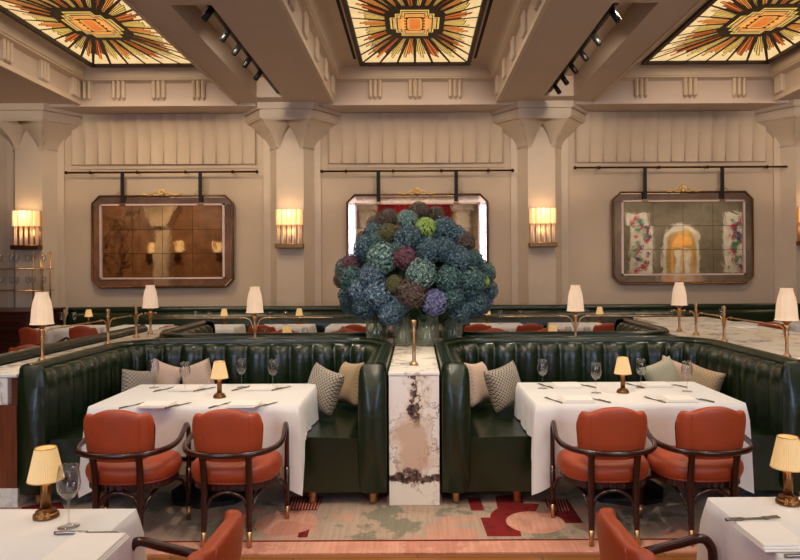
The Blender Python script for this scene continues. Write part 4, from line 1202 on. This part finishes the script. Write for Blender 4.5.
# vases with stems
vs_ = [(-.385, 6.42, .105, .28, 'square cut glass vase at the shelf side end under the flowers'), (-.125, 6.05, .085, .27, 'ribbed glass vase behind the brass post under the flowers'),
       (.10, 6.05, .11, .28, 'wide clear glass vase right under the middle of the flowers'), (.345, 6.36, .10, .28, 'clear glass vase at the gold mirror side end under the flowers'), (-.02, 6.42, .09, .27, 'clear glass vase hidden among the others under the flowers')]
# a square marble block widens the crossing where the vases stand
for vi, (x, y, r, h, lab) in enumerate(vs_):
    o = empty('glass_vase', (x, y, .913), label=lab, cat='vase', group='glass vases under the flowers')
    wv = (lambda a, j, n: 1+.035*cos(14*a)) if vi == 1 else None
    v = MB(); v.lathe([(r*.97, 0), (r, .01), (r, h), (r-.005, h), (r-.005, .02), (0, .02)], seg=56 if vi == 1 else 32, wob=wv); v.build('vase_body', 'vase_glass', o)
    rs = random.Random(vi)
    for k in range(6):
        a, b = rs.random()*6.28, rs.random()*6.28
        s = MB(); s.tube(smooth([(r*.6*cos(a), r*.6*sin(a), .03), (r*.2*cos(b), r*.2*sin(b), .18), (r*.8*cos(b), r*.8*sin(b), .32), (r*1.2*cos(b), r*1.2*sin(b), .42)], 3), .005, 6)
        so = s.build('flower_stem', 'stem_green', loc=(x, y, .913)); tag(so, 'green hydrangea stem standing in a glass vase', 'flower stem', 'hydrangea stems in the vases')
tag(MB().box(-.47, .46, -.17, .17, 0, .01, bev=.003).build('marble_slab', 'marble', loc=(-.01, 6.38, .9125)), 'marble slab at the crossing of the ledges under the vases', 'marble slab')

# ================================================================== FAR TABLES
def far_table(x, y, i, side):
    table(x, y, .40, .34, 'far wall table under a white cloth, %s' % side, 'far white tablecloth %s' % side, 20+i, .42, .10, 0, 'tables along the far wall', 'tablecloths on the far wall tables', .05)
fars = [(-5.45, 'nearest the glassware shelves'), (-4.35, 'below the lower corner of the brown mirror'), (-3.20, 'seen over the rear booth end, shelf side'), (-2.05, 'below the column with the wall light, shelf side'), (-.98, 'peeping out beside the flowers, shelf side'),
        (1.28, 'peeping out beside the flowers, gold mirror side'), (2.55, 'just past the column, gold mirror side'), (3.75, 'below the near corner of the gold door mirror'), (4.95, 'below the gold door mirror'), (6.2, 'at the picture edge behind the counter')]
for i, (x, s) in enumerate(fars): far_table(x, 10.40, i, s)
for i, (x, s) in enumerate(fars):
    if i in (3, 4): xx = x+(.2 if i == 3 else .0)
    if i in (0, 2, 3, 5, 6):
        copy_tree(lamp, ({0: -5.32, 2: -3.12, 3: -1.90, 5: 1.15, 6: 2.98}[i], 10.72, ZT), 0, 'tiny far lit table lamp %s' % s, 'small lamps on the far wall tables')
    if i not in (1, 7, 9):
        cx = {0: -4.85, 1: -6.0, 2: -3.55, 3: -2.25, 4: -.9, 5: .9, 6: 1.66, 8: 5.15}[i]
        cy_ = 9.84
        copy_tree(ch, (cx, cy_, 0), 0, 'far red-orange chair, ' + {0: 'below the mirror corner nearest the shelves', 1: 'nearest the glassware shelves', 2: 'just showing past the rear booth end', 3: 'left of the small far lamp by the column', 4: 'half hidden by the glass vases, shelf side', 5: 'half hidden by the glass vases, gold mirror side', 6: 'between the flowers and the tulip lamp', 8: 'standing past the brass posts'}[i], 'chairs at the far wall tables')
copy_tree(ch, (2.78, 9.84, 0), 0, 'far red-orange chair right beside the tulip lamp past the flowers', 'chairs at the far wall tables')
for k, (x, s) in enumerate(((-3.55, 'above the rear booth end, first of its pair'), (-3.33, 'above the rear booth end, second of its pair'), (-2.35, 'beyond the tulip lamp, first of its pair'), (-2.1, 'beyond the tulip lamp, beside the small lit lamp'), (1.35, 'past the flowers, first of its pair'), (1.66, 'past the flowers, second of its pair'), (2.75, 'by the small lit lamp past the column'), (4.1, 'below the gold door mirror, first seen'), (4.9, 'below the gold door mirror, behind the brass posts'), (-5.7, 'by the glassware shelves, first of its pair'), (-5.5, 'by the glassware shelves, second of its pair'))):
    copy_tree(wg, (x, 10.62 if x < 1 or x > 2 else 10.55, ZT), 0, 'tiny far wine glass ' + s, 'wine glasses on the far wall tables')
# rear booth tables
for x, lab, s in ((-1.42, 'rear booth table beyond the ledge, shelf side', 41), (1.45, 'rear booth table beyond the ledge, gold mirror side', 42)):
    table(x, 7.78, .44, .36, lab, 'white tablecloth on the ' + lab, s)
copy_tree(lamp, (-1.47, 7.5, ZT), 0, 'small lit table lamp just showing over the booth back beside the tulip lamp, shelf side')
copy_tree(lamp, (1.55, 7.5, ZT), 0, 'small lit table lamp just showing over the booth back, gold mirror side')
for x, lab in ((-.95, 'over the booth back between tulip lamp and flowers, shelf side'), (-1.75, 'hidden behind the tulip lamp, shelf side'), (1.05, 'over the booth back beside the flowers, gold mirror side'), (1.8, 'over the booth back beside the tulip lamp, gold mirror side')):
    copy_tree(ch, (x, 8.55, 0), PI, 'red-orange chair facing the camera ' + lab, 'chairs at the rear booth tables')
for x, y, lab in ((-.85, 7.6, 'over the booth back beside the vases, shelf side'), (-1.3, 7.7, 'over the booth back beside the small lamp, shelf side'), (1.75, 7.6, 'over the booth back, gold mirror side'), (-1.75, 7.6, 'over the booth back below the tulip lamp, shelf side'), (1.95, 7.55, 'over the booth back beneath the tulip lamp, gold mirror side')):
    copy_tree(wg, (x, y, ZT), 0, 'small wine glass just showing ' + lab, 'wine glasses on the rear booth tables')
# side section beyond the banquette
copy_tree(ch, (-4.30, 7.45, 0), R(15), 'red-orange chair just showing over the banquette at the picture edge', 'chairs in the side section')
copy_tree(ch, (-5.4, 9.6, 0), R(-20), 'red-orange chair by the dark cabinet in the side section', 'chairs in the side section')

# ================================================================== SHELVES AND CABINET
o = empty('glassware_shelf', (-6.75, 11.05, .98), label='brass and glass etagere of stemware standing on the dark cabinet', cat='shelf unit')
for x in (-.55, -.42, .42, .55):
    for y in (-.14, .14):
        m = MB(); m.tube([(x, y, 0), (x, y, .92)], .012, 8); m.ball((x, y, .93), .018, 8); m.build('upright', 'brass', o)
for z in (.30, .66):
    m = MB(); m.box(-.6, .6, -.16, .16, z, z+.012, 0); m.build('glass_shelf', 'clear_glass', o)
    m = MB(); m.tube([(-.6, -.16, z), (.6, -.16, z)], .009, 6); m.tube([(-.6, .16, z), (.6, .16, z)], .009, 6); m.build('shelf_edge', 'brass', o)
for zi, z in enumerate((.315, .675)):
    for k in range(8):
        copy_tree(wg, (-7.2+.135*k, 11.01+(k % 2)*.08, .98+z), 0, ('upper', 'lower')[1-zi]+' shelf stemmed glass in the brass etagere', ('glasses on the upper etagere shelf', 'glasses on the lower etagere shelf')[1-zi])
o = empty('wine_cabinet', (-6.75, 10.74, 0), label='dark red wood cabinet with horizontal slots below the glassware shelves', cat='cabinet')
MB().box(-.75, .72, -.52, .55, 0, .95, bev=.01).build('cabinet_body', 'dark_cabinet', o)
for k in range(6):
    m = MB(); m.box(-.6, .62, -.538, -.522, .15+.12*k, .225+.12*k, bev=.004); m.build('drawer_front', 'mahogany', o)
MB().box(-.78, .75, -.55, .57, .95, .98, bev=.006).build('cabinet_top', 'dark_cabinet', o)

# ================================================================== WALL BEHIND (seen in the mirrors)
def flat(name, mb, mats, label, cat, loc): tag(mb.build(name, mats, loc=loc), label, cat)
yb = YR+.02
cu = MB(); cu.grid(lambda u, v: (-1.55+2.9*u, .12+.06*sin(u*2*PI*14), .2+4.1*v), 200, 2, 0)
cu.grid(lambda u, v: (-1.55+2.9*u, .09+.06*sin(u*2*PI*14), .2+4.1*v), 200, 2, 0)
flat('red_curtain', cu, 'red_curtain', 'pleated red curtain reflected in the mirror behind the flowers', 'curtain', (0, yb, 0))
for x in (-2.0, 1.8):
    c = MB(); c.box(-.28, .28, 0, .3, 0, ZS, bev=.03); c.box(-.42, .42, 0, .42, 3.9, 4.2); struct('pillar', c, 'art_cream', loc=(x, yb, 0))
# gold arched doorway
o = empty('arched_door', (10.66, yb, 0), label='gold framed arched double door reflected in the mirror', cat='door')
def archpts(w, h, n=14): return [(-w, 0), (w, 0), (w, h-w*.8)]+[(w*cos(PI*k/n), h-w*.8+w*.8*sin(PI*k/n)) for k in range(1, n)]+[(-w, h-w*.8)]
MB().prism(archpts(.80, 3.35), .0, .10, axis='y').build('outer_arch', 'art_cream', o)
MB().prism(archpts(.66, 3.15), .10, .16, axis='y').build('arch_frame', 'gold_leaf', o)
MB().prism(archpts(.50, 2.95), .161, .18, axis='y').build('lit_recess', 'glass_amber', o)
for s in (-1, 1):
    MB().box(s*.25-.20, s*.25+.20, .18, .22, 0, 2.45, bev=.01).build('door_leaf', 'gold_leaf', o)
    MB().box(s*.25-.13, s*.25+.13, .22, .23, .3, 2.3).build('door_pane', 'art_cream', o)
def floral(x, seed):
    p = MB(); p.box(-.46, .46, 0, .05, 1.35, 3.75); 
    rr = random.Random(seed)
    for k in range(34):
        cx, cz = rr.uniform(-.3, .3), 1.5+2.1*k/34; r = rr.uniform(.05, .12)
        p.prism([(cx+r*cos(a)*(1+.3*sin(3*a)), cz+r*sin(a)*(1+.3*sin(3*a))) for a in [2*PI*q/14 for q in range(14)]], .05, .055+.0005*k, 1+k % 3, axis='y')
    flat('floral_picture', p, ['art_cream', 'petal_red', 'petal_green', 'petal_purple'], 'tall cream panel with red and green flowers, %s the gold door in the mirror' % ('left of' if x < 10 else 'right of'), 'art panel', (x, yb, 0))
floral(9.0, 1); floral(12.9, 2)
# brown side: branch screen, a column with two lights
p = MB(); p.box(-1.2, 1.0, 0, .05, .8, 4.1)
rr = random.Random(2)
def branch(x, z, a, l, r, d):
    if d == 0: return
    x2, z2 = x+l*cos(a), z+l*sin(a)
    if abs(x2) < .95 and .85 < z2 < 4.05:
        p.tube([(x, .055, z), ((x+x2)/2+.03, .055, (z+z2)/2), (x2, .055, z2)], r, 5, 1)
        for q in range(2): branch(x2, z2, a+rr.uniform(-.8, .8), l*.8, r*.75, d-1)
for k in range(5): branch(rr.uniform(-.8, .8), .9+.3*k, PI/2+rr.uniform(-.6, .6), .6, .035, 7)
flat('branch_picture', p, ['brown_wall', 'art_dark'], 'brown screen with dark branches reflected in the mirror', 'art panel', (-12.2, yb, 0))
c = MB(); c.box(-.3, .3, 0, .5, 0, ZS, bev=.05); c.prism([(-.3, 3.3), (.3, 3.3), (.7, 4.2), (-.7, 4.2)], 0, .7, axis='y'); struct('pillar', c, 'plaster', loc=(-10.1, yb, 0))
for x in (-10.65, -9.55, -7.9):
    s = MB(); s.box(-.16, .16, 0, .12, 2.3, 2.75, bev=.03); s.box(-.14, .14, 0, .1, 1.9, 2.3, 1)
    flat('rear_sconce', s, ['sconce_shade', 'antique_brass'], 'lit wall light on the brown wall, seen only in the mirror', 'wall light', (x, yb, 0))
    COL.objects[-1]['group'] = 'lights on the brown wall'

# ================================================================== LIGHTS
def spot(loc, tgt, e, size=60, col=(1, .83, .64), r=.08, blend=.6):
    l = bpy.data.lights.new('spot', 'SPOT'); l.energy = e; l.spot_size = R(size); l.color = col; l.shadow_soft_size = r; l.spot_blend = blend
    o = bpy.data.objects.new('spot_lamp', l); COL.objects.link(o); o.location = loc
    o.rotation_euler = (Vector(tgt)-Vector(loc)).to_track_quat('-Z', 'Y').to_euler()
def area(loc, sx, sy, e, col, rot=(0, 0, 0)):
    l = bpy.data.lights.new('panel', 'AREA'); l.shape = 'RECTANGLE'; l.size = sx; l.size_y = sy; l.energy = e; l.color = col
    o = bpy.data.objects.new('glass_and_fill_lamp', l); COL.objects.link(o); o.location = loc; o.rotation_euler = rot
W = (1, .82, .64)
spot((-2.35, 7.2, 4.42), (-.2, 6.3, 1.7), 330, 40); spot((2.3, 7.2, 4.42), (.2, 6.3, 1.7), 330, 40); spot((0, 2.6, 4.36), (0, 6.2, 1.6), 190, 28, (1, .9, .78)); spot((3.9, 7.6, 4.9), (3.5, 6.8, .9), 130, 60)  # the last spot is added to brighten the marble counter
spot((-2.2, 5.0, 4.36), (-1.4, 4.7, .7), 130, 60); spot((2.2, 5.0, 4.36), (1.4, 4.7, .7), 130, 60)
spot((-2.4, 2.0, 4.36), (-1.5, 3.9, .5), 90, 66); spot((2.4, 2.0, 4.36), (1.5, 3.9, .5), 90, 66)
spot((0, 2.4, 4.36), (0, 4.5, .0), 190, 60)
spot((-2.3, .4, 4.36), (-1.4, 2.2, .7), 80, 60); spot((2.3, .4, 4.36), (1.5, 2.2, .7), 80, 60)
for x in (-5, -2.35, 2.3, 4.6): spot((x, 8.6, 4.9 if abs(x) > 3 else 4.42), (x, 10.4, .7), 60, 70)
for x in (-6.4, -2.35, 2.3, 6.5): spot((x, 7.4, 4.42 if abs(x) < 3 else 4.36), (cols_x[1 if x < -5 else 2 if x < 0 else 3 if x < 5 else 4], YW-.5, 4.0), 210, 44, (1, .84, .66), .1, .9)  # spots added to brighten the column capitals
# unseen spots added inside the coffers to brighten the far wall
for x, e_, c_ in ((-5.0, 95, .50), (-3.7, 80, .52), (-.7, 58, .58), (.7, 58, .60), (3.9, 42, .64), (5.4, 42, .64)): spot((x, 9.4, 4.75), (x, YW, 2.4), e_, 95, (1, .60+c_*.32, c_), .12, .9)
area((0, 3.6, 4.37), 1.8, 3.0, 48, W); area((-4.4, 3.6, 4.37), 1.8, 3.0, 48, W); area((4.6, 3.6, 4.37), 1.8, 3.0, 48, W); area((0, -1.2, 4.37), 6, 2.6, 60, W)  # area lamps added as ambient fill, no glass panels above them
for x in (-4.42, 0, 4.78): area((x, 9.08, ZG-.06), 1.6, 3.3, 30, W)
# spots added to brighten the end of the room that the mirrors reflect
for x, e, c in ((-12, 300, (1, .78, .55)), (-9, 300, (1, .78, .55)), (9, 420, (1, .9, .78)), (12, 420, (1, .9, .78)), (0, 300, (1, .85, .7))): spot((x, -.8, 4.3), (x, YR, 2.2), e, 110, c, .15, .8)
M['window_light'].node_tree.nodes['Principled BSDF'].inputs['Emission Strength'].default_value = 9
wl = bpy.data.worlds.new('world'); S.world = wl; wl.use_nodes = True
wl.node_tree.nodes['Background'].inputs[0].default_value = (1, .85, .7, 1); wl.node_tree.nodes['Background'].inputs[1].default_value = .05

# ================================================================== CAMERA
cam = bpy.data.cameras.new('camera'); co = bpy.data.objects.new('camera', cam); COL.objects.link(co)
co.location = (0, 0, CAMZ); co.rotation_euler = (R(90), R(.3), 0)
cam.lens = 36*F/800; cam.sensor_width = 36; cam.shift_x = -.02; cam.shift_y = -.015; cam.clip_start = .05
S.camera = co
S.view_settings.view_transform = 'Standard'; S.view_settings.look = 'None'; S.view_settings.gamma = 1; S.view_settings.exposure = 0
S.cycles.max_bounces = 8; S.cycles.transparent_max_bounces = 12; S.cycles.transmission_bounces = 8; S.cycles.glossy_bounces = 4; S.cycles.diffuse_bounces = 3
S.cycles.caustics_reflective = False; S.cycles.caustics_refractive = False; S.cycles.sample_clamp_indirect = 4
